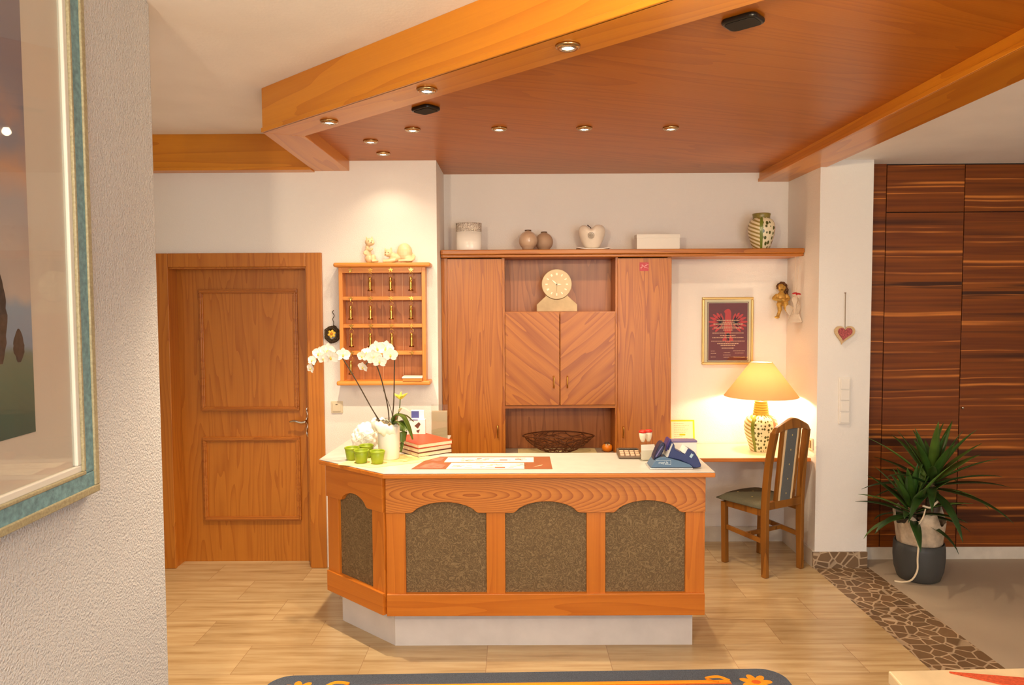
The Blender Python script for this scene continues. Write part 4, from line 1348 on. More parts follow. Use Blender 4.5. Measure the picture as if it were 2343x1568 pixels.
def petal(g, ang, ln_, w, cup_=.10):
    R = Matrix.Rotation(ang, 4, 'Z')
    k1, k2 = 6, 4
    rows_ = []
    for i in range(k1 + 1):
        s = i / k1
        hw = w * sin(pi * min(1, .12 + s * .88)) ** .6 * (1 if s < .98 else .55)
        rows_.append([g.v(R @ Vector((ln_ * s, hw * (-1 + 2 * j / k2), cup_ * ln_ * s * s + .06 * ln_ * (abs(-1 + 2 * j / k2) ** 2)))) for j in range(k2 + 1)])
    for a, b in zip(rows_, rows_[1:]):
        for j in range(k2):
            g.face([a[j], b[j], b[j + 1], a[j + 1]])
def flower_mesh(M4):
    g = G()
    B = M4
    class T: pass
    save = g.v
    def vv(p):
        return g.bm.verts.new(B @ Vector(p))
    g.v = vv
    for a in (90, 215, 325):
        petal(g, radians(a), 1.0, .36, .05)
    for a in (12, 168):
        petal(g, radians(a), 1.05, .60, .12)
    g.mi = 1
    g.ell((0, -.12, .20), (.13, .20, .12), None, 10, 8)
    g.ell((0, .05, .16), (.08, .10, .08), None, 8, 6)
    return g
fl = [(-1.032, 3.64, 1.412, .027, -35), (-1.024, 3.645, 1.452, .030, -30), (-.992, 3.65, 1.485, .038, -20), (-.945, 3.645, 1.500, .042, -8), (-.928, 3.63, 1.470, .042, 0), (-.872, 3.65, 1.480, .038, 25), (-.965, 3.63, 1.462, .030, -12),
      (-.772, 3.65, 1.472, .030, -25), (-.752, 3.655, 1.490, .028, -10), (-.768, 3.645, 1.418, .030, -30),
      (-.708, 3.63, 1.468, .044, -5), (-.694, 3.645, 1.512, .042, 0), (-.655, 3.65, 1.512, .042, 12), (-.632, 3.65, 1.478, .040, 28), (-.680, 3.62, 1.448, .036, 5)]
for i, (x, y_, z, s, tw) in enumerate(fl):
    M4 = Matrix.Translation((x, y_, z)) @ Matrix.Rotation(radians(tw), 4, 'Z') @ Matrix.Rotation(radians(90 + RND.uniform(-12, 22)), 4, 'X') @ Matrix.Rotation(radians(RND.uniform(-15, 15)), 4, 'Z') @ Matrix.Scale(s, 4)
    o = obj('flower', flower_mesh(M4), [M_petal, M_lip_o], t, smooth=True)
M_leaf = plain('orchid_leaf', (72, 92, 28), .35)
def strap_leaf(path, w, droop=0.25):
    P = bez(path, 7)
    g = G()
    rows_ = []
    k = len(P) - 1
    for i, p in enumerate(P):
        s = i / k
        tt = (P[min(i + 1, k)] - P[max(i - 1, 0)]).normalized()
        side = tt.cross(Vector((0, 0, 1)))
        if side.length < .2:
            side = Vector((.8, .6, 0))
        side.normalize()
        upn = side.cross(tt).normalized()
        hw = w * (sin(pi * (.10 + .90 * s)) ** .55 if s < .97 else .25)
        rows_.append([g.v(p + side * hw * q + upn * hw * droop * abs(q)) for q in (-1, -.5, 0, .5, 1)])
    for a, b in zip(rows_, rows_[1:]):
        for j in range(4):
            g.face([a[j], b[j], b[j + 1], a[j + 1]])
    return g
obj('leaf', strap_leaf([(-.645, 3.75, 1.09), (-.62, 3.73, 1.150), (-.585, 3.72, 1.150), (-.555, 3.71, 1.10), (-.530, 3.70, 1.035)], .024), M_leaf, t, smooth=True, solid=.003)
obj('leaf', strap_leaf([(-.645, 3.77, 1.09), (-.605, 3.72, 1.125), (-.575, 3.69, 1.10), (-.575, 3.68, 1.04), (-.585, 3.67, .975)], .022), M_leaf, t, smooth=True, solid=.003)
obj('leaf', strap_leaf([(-.66, 3.80, 1.09), (-.63, 3.83, 1.14), (-.59, 3.86, 1.135), (-.55, 3.88, 1.10)], .020), M_leaf, t, smooth=True, solid=.003)
obj('inner_cup', G().lathe([(.022, .15), (.026, .152), (.030, .215), (.029, .216), (.026, .155)], (ox + .012, oy - .012, zq), 28), M_acrylic, t, smooth=True, label='clear plastic inner cup')
# artificial yellow flower
g = G()
yl = plain('yellow_green_petals', (206, 196, 70), .6)
for k in range(5):
    a = k * 2 * pi / 5 + .3
    g.tube(bez([(-.607, 3.80, 1.232), (-.607 + .018 * cos(a), 3.80 + .014 * sin(a), 1.250), (-.607 + .040 * cos(a), 3.80 + .030 * sin(a), 1.262 + .008 * sin(a))], 4), [.003, .005, .008, .009, .009, .008, .006, .003, .001], 8, flat=.35)
obj('lily', g, yl, t, smooth=True, label='small yellow-green lily')
obj('lily_stem', G().tube(bez([(-.607, 3.80, 1.235), (-.612, 3.80, 1.18), (-.63, 3.79, 1.10)], 5), .0028, 6), M_leaf, t, smooth=True)
obj('pale_leaf', strap_leaf([(-.615, 3.80, 1.165), (-.60, 3.79, 1.185), (-.575, 3.78, 1.18), (-.55, 3.775, 1.165)], .012), plain('pale_variegated', (206, 206, 160), .6), t, smooth=True, solid=.002)

# gauze ball
t = thing('gauze_ball', 'fluffy white gauze ball with a gold ornament left of the orchid pot', 'ornament', (-.822, 3.935, zc), local=True)
g = G()
for k in range(60):
    z = 1 - 2 * (k + .5) / 60
    a = k * 2.39996
    r = math.sqrt(1 - z * z)
    g.ell((.064 * r * cos(a), .064 * r * sin(a), .086 + .066 * z), RND.uniform(.012, .021), None, 8, 6)
g.ell((0, 0, .086), .064)
melt(obj('fluff', g, M_tulle, t, smooth=True), .004, 2)
g = G()
for k in range(10):
    g.tube(bez([(RND.uniform(-.03, .03), -.07 + RND.uniform(0, .01), .07 + RND.uniform(-.02, .05)), (RND.uniform(-.05, .07), -.088, .08 + RND.uniform(-.03, .05)), (RND.uniform(-.06, .08), -.07, .08 + RND.uniform(-.04, .06))], 5), .0016, 5, flat=.4)
obj('ribbon_curl', g, plain('silver_ribbon', (226, 220, 204), .4), t, smooth=True)
obj('ornament', G().prism([(.030, .012), (.056, .004), (.062, .026), (.050, .036)], -.080, -.070, 'XZ'), M_gold, t, bevel=.003, label='small gold ornament')

# books
M_pages = plain('page_edges', (232, 210, 176), .8, noise=.1, nscale=200)
bx, by = -.512, 3.785
for k, (cov, dz, tw, lab, hh) in enumerate(((plain('dark_brown_cover', (86, 48, 30), .5), 0, 0, 'dark brown book at the bottom of the stack behind the placemat', .023),
        (plain('maroon_cover', (120, 52, 36), .5), .0235, .02, 'maroon edged book in the middle of the stack', .0235),
        (plain('red_cover', (204, 70, 34), .45), .0475, -.02, 'orange-red book on top of the stack behind the orchid', .0225))):
    t = thing('book', lab, 'book', (bx, by, zc + dz + .0003 + (.0018 if k < 0 else 0)), radians(39) + tw, 'stack of three books', local=True)
    W_, L_ = .215, .300
    obj('cover', G().box((0, 0, 0), (W_, L_, .0028)).box((0, 0, hh - .0028), (W_, L_, hh)).box((0, L_ - .003, .0028), (W_, L_, hh - .0028)), cov, t, bevel=.0008)
    obj('pages', G().box((.003, .003, .0029), (W_ - .003, L_ - .004, hh - .0029)), M_pages, t)
# acrylic brochure stand and leaflets
t = thing('leaflet_stand', 'clear acrylic leaflet stand behind the stack of books', 'stand', (-.47, 4.18, zc), local=True)
obj('acrylic_shell', G().box((-.02, -.002, 0), (.075, .002, .185)).box((-.02, .03, 0), (.075, .034, .225)).box((-.02, -.002, 0), (.075, .034, .003)), M_acrylic, t)
obj('insert', G().box((-.018, .020, .0035), (.073, .029, .19)), plain('faded_insert', (168, 152, 126), .7), t)
t = thing('leaflet_box', 'white leaflet box with blue and brown print behind the orchid leaf', 'box', (-.556, 4.12, zc), local=True)
lb = obj('carton', G().box((-.05, -.02, 0), (.042, .02, .155)).box((-.042, .004, .155), (.034, .02, .205)), M_paper, t, bevel=.002)
obj('blue_print', G().box((-.048, -.0212, .155), (.0, -.0202, .150)).box((-.040, .0028, .160), (.004, .0038, .2)), plain('blue_print', (70, 76, 140), .5), lb, label='blue printed patch')
obj('brown_print', G().prism([(-.02, .118), (.006, .14), (.016, .128), (.0, .102)], -.0212, -.0202, 'XZ').prism([(-.01, .09), (.012, .098), (.002, .076)], -.0212, -.0202, 'XZ'), plain('brown_print', (92, 60, 44), .5), lb)

# placemat
t = thing('placemat', 'brown and cream printed paper placemat lying on the stone counter top', 'placemat', (-.13, 3.66, zc))
quad = [(-.512, 3.515), (.183, 3.505), (.184, 3.795), (-.448, 3.806)]
obj('sheet', G().prism(quad, zc, zc + .0012), plain('brown_print_sheet', (142, 84, 52), .5, noise=.08, nscale=10), t)
zz = zc + .00125
M_cream2 = plain('cream_print', (244, 234, 206), .6)
obj('cream_panel', G().prism([(-.34, 3.512), (.045, 3.508), (.046, 3.640), (-.325, 3.646)], zz, zz + .0006), M_cream2, t)
obj('cream_panel', G().prism([(-.365, 3.665), (.095, 3.658), (.098, 3.775), (-.355, 3.784)], zz, zz + .0006), M_cream2, t)
obj('photo_strip', G().prism([(-.49, 3.53), (-.36, 3.53), (-.35, 3.60), (-.42, 3.66), (-.455, 3.62)], zz, zz + .0005).prism([(-.44, 3.70), (-.385, 3.69), (-.37, 3.78), (-.43, 3.79)], zz, zz + .0005), plain('reddish_photo', (170, 108, 88), .5, noise=.4, nscale=30), t)
g = G()
for r_ in range(2):
    for k in range(26):
        x = -.32 + RND.uniform(0, .36)
        y_ = (3.53, 3.68)[r_] + RND.uniform(0, .085)
        g.box((x, y_, zz + .0007), (x + RND.uniform(.006, .04), y_ + RND.uniform(.003, .007), zz + .0011))
obj('printed_text', g, plain('grey_print', (84, 72, 66), .6), t)
g = G()
for x, y_, w, d in ((-.10, 3.525, .05, .025), (-.08, 3.70, .04, .02), (.0, 3.72, .03, .015), (-.20, 3.735, .025, .015)):
    g.box((x, y_, zz + .0007), (x + w, y_ + d, zz + .0012))
obj('printed_picture', g, plain('red_brown_print', (164, 84, 62), .6), t)
obj('pink_mark', G().prism([(.09, 3.545), (.13, 3.575), (.14, 3.60), (.12, 3.585)], zz, zz + .0005), plain('pink_print', (214, 160, 130), .6), t)

# calculator
M_calc = plain('brown_grey_plastic', (98, 80, 62), .45)
t = thing('calculator', 'brown desk calculator with pale keys near the card terminal', 'calculator', (.605, 3.80, zc), radians(-3), local=True)
obj('casing', G().prism([(-.075, 0), (.075, 0), (.075, .030), (.05, .028), (-.075, .012)], -.060, .060, 'YZ'), M_calc, t, bevel=.004)
M_key = plain('beige_key', (206, 176, 146), .5)
for j in range(3):
    for i in range(4):
        obj('key', G().box((-.050 + .027 * i, -.060 + .03 * j, .012), (-.029 + .027 * i, -.040 + .03 * j, .022 + .0036 * j)), M_key, t, bevel=.002)
obj('display', G().box((-.05, .040, .024), (.05, .066, .0335)), plain('dark_display', (50, 46, 40), .2), t, bevel=.002)

# two lidded measuring cups on stems
M_redlid = plain('red_lid', (206, 44, 26), .35)
M_eggw = plain('cream_cup', (238, 222, 196), .4)
for x, y_, hh, lab in ((.676, 3.79, .078, 'taller white cup with a red lid on a clear stem behind the card terminal'), (.714, 3.83, .074, 'shorter white cup with a red lid on a clear stem, nearer the terminal')):
    t = thing('lidded_cup', lab, 'cup', (x, y_, zc), 0, 'red lidded cups by the card terminal', local=True)
    obj('foot', G().lathe([(0, 0), (.020, 0), (.020, .003), (.004, .006), (.0035, hh - .014), (.008, hh - .002), (0, hh - .002)], (0, 0, 0), 24), M_acrylic, t, smooth=True)
    obj('cup', G().lathe([(0, hh - .0015), (.008, hh), (.014, hh + .014), (.0185, hh + .034), (.0195, hh + .050), (0, hh + .050)], (0, 0, 0), 28), M_eggw, t, smooth=True)
    obj('lid', G().lathe([(0, hh + .0503), (.021, hh + .0503), (.0215, hh + .056), (.016, hh + .062), (.010, hh + .064), (0, hh + .0645)], (0, 0, 0), 28), M_redlid, t, smooth=True, label='red lid')
t = thing('card_holder', 'clear holder with crumpled white cards left of the card terminal', 'card holder', (.690, 3.70, zc), radians(8), local=True)
obj('acrylic_shell', G().box((-.045, -.018, 0), (.045, -.016, .055)).box((-.045, .018, 0), (.045, .020, .082)).box((-.045, -.018, 0), (.045, .020, .003)), M_acrylic, t)
g = G()
for k in range(4):
    R = Matrix.Translation((RND.uniform(-.004, .004), -.012 + .008 * k, .0035)) @ Matrix.Rotation(radians(RND.uniform(-3, 3)), 4, 'Y')
    g.M = R
    g.box((-.036, 0, 0), (.036, .001, .058 + .006 * k))
obj('cards', g, M_paper, t)
# white carton
t = thing('lidded_carton', 'white carton with a lilac lid behind the card terminal', 'box', (.905, 3.80, zc), radians(2), local=True)
obj('carton', G().box((-.075, -.03, 0), (.052, .03, .078)), M_paper, t, bevel=.0015)
obj('lid', G().box((-.077, -.032, .0783), (.054, .032, .088)), plain('lilac_lid', (128, 112, 150), .5), t, bevel=.0015, label='lilac lid')

# card terminal in its cradle (side view spans x)
M_slate = plain('slate_blue_plastic', (84, 112, 140), .4)
M_navy = plain('navy_plastic', (44, 56, 104), .42)
M_navyd = plain('dark_navy_plastic', (30, 32, 62), .35)
t = thing('card_terminal', 'blue card payment terminal in its cradle at the counter\'s right end', 'card terminal', (.657, 3.49, zc), 0, local=True)
def prof_xz(pts, y0_, y1_):
    return G().prism(pts, y0_, y1_, 'XZ')
k_ = 1 / 475
def P(*pts):
    return [((x - 1485) * k_, (1073 - y_) * k_) for x, y_ in pts]
cr = obj('cradle', prof_xz(P((1488, 1069), (1490, 1066), (1496, 1056), (1502, 1050), (1510, 1046), (1518, 1045), (1530, 1047), (1555, 1054), (1578, 1062), (1584, 1067), (1584, 1069)), 0, .11), M_slate, t, bevel=.005, segs=3)
obj('base_plate', G().box((0, -.004, 0), (.212, .12, .0065)), plain('silver_edge', (206, 210, 212), .25, .6), cr, bevel=.003, label='silver base plate')
hs = obj('handset', prof_xz(P((1525, 1046), (1526, 1042), (1536, 1014), (1540, 1011), (1544, 1018), (1545, 1028), (1568, 1040), (1576, 1026), (1590, 1034), (1598, 1046), (1606, 1064), (1606, 1069), (1598, 1071), (1588, 1071), (1580, 1064), (1556, 1053)), .012, .098), M_navy, t, bevel=.004, segs=3)
obj('silver_trim', prof_xz(P((1524, 1045), (1537, 1014), (1540, 1014), (1528, 1046)), .006, .104), plain('pale_grey_trim', (190, 190, 186), .35), hs, bevel=.001, label='pale grey side trim')
obj('paper_roll', prof_xz(P((1563, 1036), (1570, 1023), (1576, 1026), (1569, 1039)), .02, .09), M_paper, hs, label='white paper slip')
obj('logo_tile', prof_xz(P((1578, 1045), (1583, 1037), (1588, 1040), (1583, 1048)), .0085, .0125), plain('pale_blue_tile', (170, 200, 214), .4), hs, label='small pale blue logo')
rh = obj('receiver', prof_xz(P((1496, 1054), (1497, 1046), (1506, 1024), (1512, 1014), (1517, 1012), (1522, 1014), (1523, 1018), (1519, 1034), (1512, 1045)), .02, .09), M_navyd, t, bevel=.006, segs=3)
obj('receiver_line', prof_xz(P((1500, 1045), (1510, 1028), (1516, 1020), (1517, 1022), (1511, 1031), (1502, 1046)), .017, .021), plain('violet_line', (110, 100, 150), .3), rh, label='violet line')  # thin violet strip set on the receiver's side
obj('second_receiver', prof_xz(P((1527, 1024), (1533, 1008), (1537, 1005), (1540, 1009), (1530, 1034), (1526, 1036)), .04, .115), plain('violet_navy', (60, 44, 110), .35), t, bevel=.004)
M_pale = plain('pale_lettering', (206, 220, 226), .5)
FT = Matrix.Translation(((1517 - 1485) * k_, -.0004, (1073 - 1057.5) * k_)) @ Matrix.Rotation(pi / 2, 4, 'X')
text_mesh('lettering', 'mayUs', .0175, M_pale, cr, FT, .0004, label='pale lettering')
g = G()
for a, b in (((1500, 1052.5), (1534, 1052.5)), ((1534, 1052.5), (1534, 1062)), ((1534, 1062), (1520, 1062))):
    xa, za = (a[0] - 1485) * k_, (1073 - a[1]) * k_
    xb, zb2 = (b[0] - 1485) * k_, (1073 - b[1]) * k_
    g.tube([(xa, -.0003, za), (xb, -.0003, zb2)], .0006, 5)
obj('lettering_frame', g, M_pale, cr)

# ================================================================== DESK, LAMP, CHAIR
t = thing('wall_desk', 'narrow cream topped desk fixed in the niche below the certificate', 'desk', (1.5, 4.95, 0.69))
desk = [(1.085, 4.76), (1.14, 4.70), (1.945, 4.70), (1.945, 5.185), (1.085, 5.185)]
obj('edge_band', G().prism(desk, .692, .7155), M_pine, t, bevel=.003)
obj('desk_top', G().prism([(x + (.002 if x < 1.5 else -.002), y_ + (.002 if y_ < 4.8 else -.002)) for x, y_ in desk], .7157, .720), plain('cream_laminate', (240, 226, 190), .35), t)
obj('wall_bracket', G().box((1.30, 5.14, .57), (1.33, 5.186, .692)).box((1.30, 4.85, .66), (1.33, 5.14, .692)).box((1.80, 5.14, .57), (1.83, 5.186, .692)).box((1.80, 4.85, .66), (1.83, 5.14, .692)), M_whitem, t)

lx, ly = 1.692, 4.935
t = thing('table_lamp', 'lit table lamp with a cream cone shade and spotted ceramic foot', 'lamp', (lx, ly, .7202))
prof = [(0, 0), (.066, 0), (.070, .006), (.083, .05), (.103, .11), (.112, .16), (.110, .195), (.096, .228), (.070, .245), (.052, .250)]
obj('foot', G().lathe(prof, (lx, ly, .7202), 48), vase_mat('spotted_lamp_glaze', -.20, 30.0, 38.0), t, smooth=True)
prof = [(.052, .249)]
for k in range(6):
    w = .052 - .0022 * k
    prof += [(w + .002, .253 + k * .0165), (w + .002, .261 + k * .0165), (w - .004, .265 + k * .0165)]
prof += [(.036, .355), (.012, .358), (.012, .40), (0, .40)]
obj('ribbed_neck', G().lathe(prof, (lx, ly, .7202), 40), plain('yellow_olive_glaze', (186, 160, 66), .35), t, smooth=False, label='ribbed olive neck')
def shade_mat():
    m, n, l, p = newmat('lamp_shade_cloth')
    n.remove(p)
    d = n.new('ShaderNodeBsdfDiffuse')
    d.inputs[0].default_value = lin((206, 166, 118))
    tr = n.new('ShaderNodeBsdfTranslucent')
    tr.inputs[0].default_value = lin((222, 166, 104))
    mx = n.new('ShaderNodeMixShader')
    mx.inputs[0].default_value = .10
    l.new(d.outputs[0], mx.inputs[1])
    l.new(tr.outputs[0], mx.inputs[2])
    l.new(mx.outputs[0], n['Material Output'].inputs[0])
    return m
obj('lamp_shade', G().lathe([(.246, 1.097), (.243, 1.101), (.074, 1.328), (.072, 1.330)], (lx, ly, 0), 64), shade_mat(), t, smooth=True)
obj('shade_ring', G().tube([(lx + .0725 * cos(a), ly + .0725 * sin(a), 1.330) for a in [2 * pi * i / 40 for i in range(40)]], .002, 6, closed=True).tube([(lx + .2455 * cos(a), ly + .2455 * sin(a), 1.098) for a in [2 * pi * i / 60 for i in range(60)]], .0018, 6, closed=True).tube([(lx - .072, ly, 1.328), (lx, ly, 1.292), (lx + .072, ly, 1.328)], .0015, 5), plain('shade_wire', (216, 196, 150), .4), t, smooth=True)
obj('bulb', G().ell((lx, ly, 1.108), (.020, .020, .026), None, 16, 12), plain('lit_bulb', (255, 246, 220), .5, emit=(255, 220, 150), estr=14), t, smooth=True)
lamp('bulb_light', 'POINT', (0, 0, .452), 9.5, (1.0, 0.80, 0.54), 0.03, parent=t)

# yellow framed notice on the desk
t = thing('yellow_notice', 'yellow framed notice with a dark label standing at the back of the desk', 'notice', (1.190, 5.08, .7202), local=True)
R = Matrix.Rotation(radians(-8), 4, 'X')
M_yel = plain('yellow_card', (246, 204, 30), .5)
obj('board', G(R).box((-.085, 0, 0), (.088, .006, .190)), M_yel, t, bevel=.001)
obj('sheet', G(R).box((-.078, -.0012, .043), (.075, -.0002, .178)), plain('cream_sheet', (246, 232, 190), .7), t)
nl = obj('label', G(R).box((.004, -.0014, .008), (.084, -.0002, .036)), plain('dark_label', (66, 34, 14), .5), t, label='dark brown label')
obj('label_mark', G(R).box((.012, -.0022, .016), (.045, -.0016, .030)), M_cream2, nl)
obj('label_sun', G(R).ell((.064, -.0018, .022), (.008, .0008, .008), None, 14, 6), M_yel, nl)
g = G(R)
for k in range(9):
    print_line(g, -.06, RND.uniform(.0, .06), .058 + .013 * k, .003, -.0018, 70 + k)
obj('printed_text', g, plain('faint_print', (210, 186, 140), .7), t)
obj('prop', G().box((-.02, .006, 0), (.02, .045, .003)).prism([(.006, .09), (.012, .09), (.045, .003), (.036, .003)], -.02, .02, 'YZ'), M_yel, t)

# chair
cpos = (1.635, 4.712, 0)
cang = math.atan2(.866, -.5) - pi / 2                      # local +Y = forward, local +X = right
t = thing('dining_chair', 'brown wooden chair with grey-green upholstered seat and striped padded back', 'chair', cpos, cang, local=True)
M_seat = plain('grey_green_seat_cloth', (100, 98, 78), .9, noise=.12, nscale=160)
M_backc = plain('blue_grey_cloth', (100, 102, 100), .9, noise=.08, nscale=160)
M_beige = plain('beige_stripe', (226, 196, 150), .9)
def bar(g, a, b, w, d):
    a, b = Vector(a), Vector(b)
    t_ = (b - a)
    L = t_.length
    z = t_.normalized()
    x = Vector((1, 0, 0)) - z * z.x
    if x.length < .1:
        x = Vector((0, 1, 0)) - z * z.y
    x.normalize()
    y = z.cross(x)
    R_ = Matrix((x, y, z)).transposed().to_4x4()
    R_.translation = a
    old = g.M
    g.M = R_
    g.box((-w / 2, -d / 2, 0), (w / 2, d / 2, L))
    g.M = old
    return g
for sx in (-1, 1):
    obj('front_leg', bar(G(), (sx * .168, .165, 0), (sx * .178, .165, .415), .036, .036), M_chairwood, t, bevel=.004)
    g = G()
    P_ = bez([(sx * .165, -.168, 0), (sx * .165, -.163, .22), (sx * .165, -.162, .45), (sx * .160, -.182, .72), (sx * .148, -.215, .93)], 6)
    rows_ = []
    for p in P_:
        wv = .017
        dv_ = .022 if p.z > .2 else .019
        rows_.append([g.v(p + Vector((q * wv, r * dv_, 0))) for q, r in ((-1, -1), (1, -1), (1, 1), (-1, 1))])
    for a, b in zip(rows_, rows_[1:]):
        for j in range(4):
            g.face([a[j], a[(j + 1) % 4], b[(j + 1) % 4], b[j]])
    g.face(rows_[0][::-1]); g.face(rows_[-1])
    obj('rear_leg', g, M_chairwood, t, bevel=.005, label='rear leg running up as back post')
# crest rail
g = G()
rows_ = []
n_ = 28
for i in range(n_ + 1):
    q = -1 + 2 * i / n_
    x = q * .166
    base = .918 + .030 * (1 - q * q)
    topz = .945 + .040 * (1 - abs(q) ** 3) + .028 * math.exp(-(q / .42) ** 2)
    yb = -.215 - .012 * (1 - q * q)
    if abs(q) > .86:
        topz -= .022 * ((abs(q) - .86) / .14) ** 2
    rows_.append([g.v((x, yb - .018, base)), g.v((x, yb + .018, base)), g.v((x, yb + .014, topz)), g.v((x, yb - .014, topz))])
for a, b in zip(rows_, rows_[1:]):
    for j in range(4):
        g.face([a[j], a[(j + 1) % 4], b[(j + 1) % 4], b[j]])
g.face(rows_[0][::-1]); g.face(rows_[-1])
obj('crest_rail', g, M_chairwood, t, bevel=.006, segs=3)
obj('back_rail', bar(G(), (-.155, -.166, .455), (.155, -.166, .455), .03, .05), M_chairwood, t, bevel=.004)
for sx in (-1, 1):
    obj('back_slat', bar(G(), (sx * .078, -.167, .47), (sx * .078, -.216, .945), .022, .022), M_chairwood, t, bevel=.003)
sp = obj('back_pad', bar(G(), (0, -.166, .475), (0, -.219, .950), .094, .026), M_backc, t, bevel=.006, label='blue-grey padded back strip')
obj('beige_edge', bar(G(), (-.056, -.166, .476), (-.056, -.218, .948), .018, .024), M_beige, sp, bevel=.004, label='beige stripe')
obj('beige_edge', bar(G(), (.056, -.166, .476), (.056, -.218, .948), .018, .024), M_beige, sp, bevel=.004, label='beige stripe')
g = G()
for k in range(5):
    f = (k + .5) / 5
    g.ell((0, -.166 - .053 * f - .0135, .475 + .475 * f), (.004, .0016, .006), None, 8, 6)
    g.ell((0, -.166 - .053 * f + .0135, .475 + .475 * f), (.004, .0016, .006), None, 8, 6)
obj('woven_dots', g, plain('gold_thread', (206, 180, 110), .7), sp)
g = G()
for a, b in (((-.178, .165), (.178, .165)), ((-.172, .165), (-.160, -.165)), ((.172, .165), (.160, -.165))):
    bar(g, (a[0], a[1], .402), (b[0], b[1], .402), .022 if a[1] == b[1] else .05, .05 if a[1] == b[1] else .022)
g = G().box((-.17, .155, .385), (.17, .175, .43))
bar(g, (-.172, .155, .407), (-.162, -.155, .407), .018, .045)
bar(g, (.172, .155, .407), (.162, -.155, .407), .018, .045)
obj('seat_frame', g, M_chairwood, t, bevel=.003)
for sx in (-1, 1):
    obj('stretcher', bar(G(), (sx * .170, .155, .245), (sx * .164, -.158, .225), .018, .03), M_chairwood, t, bevel=.003)
obj('stretcher', bar(G(), (-.16, -.01, .236), (.16, -.01, .236), .018, .028), M_chairwood, t, bevel=.003)
# cushion: trapezoid, domed
g = G()
k = 12
grid = []
for i in range(k + 1):
    row = []
    for j in range(k + 1):
        u, v_ = -1 + 2 * i / k, j / k
        hw = .178 + .040 * v_
        ed = (1 - abs(u) ** 6) * (1 - abs(2 * v_ - 1) ** 6)
        fx = u * hw * (1 - .04 * abs(2 * v_ - 1) ** 6)
        row.append(g.v((fx, -.160 + .372 * v_ + .018 * (1 - u * u) * v_, .436 + .026 * max(0, ed) ** .5 + .008 * (1 - u * u))))
    grid.append(row)
for i in range(k):
    for j in range(k):
        g.face([grid[i][j], grid[i + 1][j], grid[i + 1][j + 1], grid[i][j + 1]])
bot = [[g.v((v_.co.x * .985, v_.co.y * .985, .4305)) for v_ in row] for row in grid]
for i in range(k):
    for j in range(k):
        g.face([bot[i][j], bot[i][j + 1], bot[i + 1][j + 1], bot[i + 1][j]])
for i in range(k):
    g.face([grid[i][0], bot[i][0], bot[i + 1][0], grid[i + 1][0]])
    g.face([grid[i][k], grid[i + 1][k], bot[i + 1][k], bot[i][k]])
    g.face([grid[0][i], grid[0][i + 1], bot[0][i + 1], bot[0][i]])
    g.face([grid[k][i], bot[k][i], bot[k][i + 1], grid[k][i + 1]])
seat = obj('seat', g, M_seat, t, smooth=True, label='grey-green upholstered seat')
g = G()
for px_, py_ in ((-.1, .0), (.06, -.05), (.02, .1), (.13, .09), (-.08, .14), (-.03, -.08)):
    g.ell((px_, py_, .4705), (.007, .007, .0015), None, 8, 6)
obj('woven_dots', g, plain('gold_thread_seat', (176, 160, 96), .7), seat)

# ================================================================== YUCCA
px0, py0 = 2.535, 4.47
t = thing('yucca_plant', 'green yucca in a dark grey pot in front of the walnut wardrobe', 'plant', (px0, py0, 0))
obj('pot', G().lathe([(0, 0), (.105, 0), (.122, .012), (.140, .07), (.147, .14), (.146, .200), (.142, .236), (.136, .238), (.134, .20), (.128, .06), (0, .05)], (px0, py0, 0), 48), plain('charcoal_pot', (66, 66, 64), .5), t, smooth=True, label='matt charcoal pot')
obj('soil', G().lathe([(.134, .20), (.08, .212), (0, .216)], (px0, py0, 0), 24), plain('soil', (58, 42, 30), .95, noise=.4, nscale=60, bump=.8, bscale=90), t)
g = G()
n_ = 72
vs = []
for i in range(n_):
    a = 2 * pi * i / n_
    rag = .035 * sin(3 * a + .6) + .018 * sin(7 * a) + .012 * sin(13 * a + 1)
    vs.append([g.v((px0 + r * (1 + .035 * sin(11 * a + kk)) * cos(a) - (.025 if kk > 1 else .0) * cos(a * .5) ** 2 * 0, py0 + r * (1 + .035 * sin(9 * a + kk)) * sin(a), h_ + (rag if kk == 4 else rag * .3 * kk / 4))) for kk, (r, h_) in enumerate(((.118, .205), (.126, .24), (.132, .30), (.140, .36), (.146, .405)))])
for i in range(n_):
    for kk in range(4):
        g.face([vs[i][kk], vs[(i + 1) % n_][kk], vs[(i + 1) % n_][kk + 1], vs[i][kk + 1]])
obj('paper_wrap', g, plain('crinkled_wrap', (196, 176, 150), .6, noise=.2, nscale=30, bump=.5, bscale=40), t, smooth=True, solid=.0012, label='crinkled beige paper wrap')
M_trunk = plain('yucca_trunk', (112, 88, 60), .9, noise=.35, nscale=50, bump=.8, bscale=80)
heads = [((px0 + .025, py0 - .01, .215), (px0 + .055, py0 - .02, .64)), ((px0 - .045, py0 - .02, .215), (px0 - .075, py0 - .04, .47))]
for a, b in heads:
    m_ = [(a[i] + b[i]) / 2 + (.01 if i == 0 else 0) for i in range(3)]
    obj('trunk', G().tube(bez([a, m_, b], 8), [.026] * 12 + [.022] * 5, 12), M_trunk, t, smooth=True)
def leafy(col, nm):
    m, n, l, p = newmat(nm)
    tc = n.new('ShaderNodeTexCoord')
    tx = n.new('ShaderNodeTexNoise')
    tx.inputs['Scale'].default_value = 9
    l.new(tc.outputs['Object'], tx.inputs['Vector'])
    r = ramp(n, [(.3, lin(tuple(v * .75 for v in col))), (.7, lin(col))])
    l.new(tx.outputs['Fac'], r.inputs['Fac'])
    l.new(r.outputs['Color'], p.inputs['Base Color'])
    p.inputs['Roughness'].default_value = .38
    p.inputs['Specular IOR Level'].default_value = .4
    return m
M_yu = [leafy((62, 98, 34), 'yucca_leaf_green'), leafy((44, 74, 28), 'yucca_leaf_dark'), leafy((94, 128, 48), 'yucca_leaf_light')]
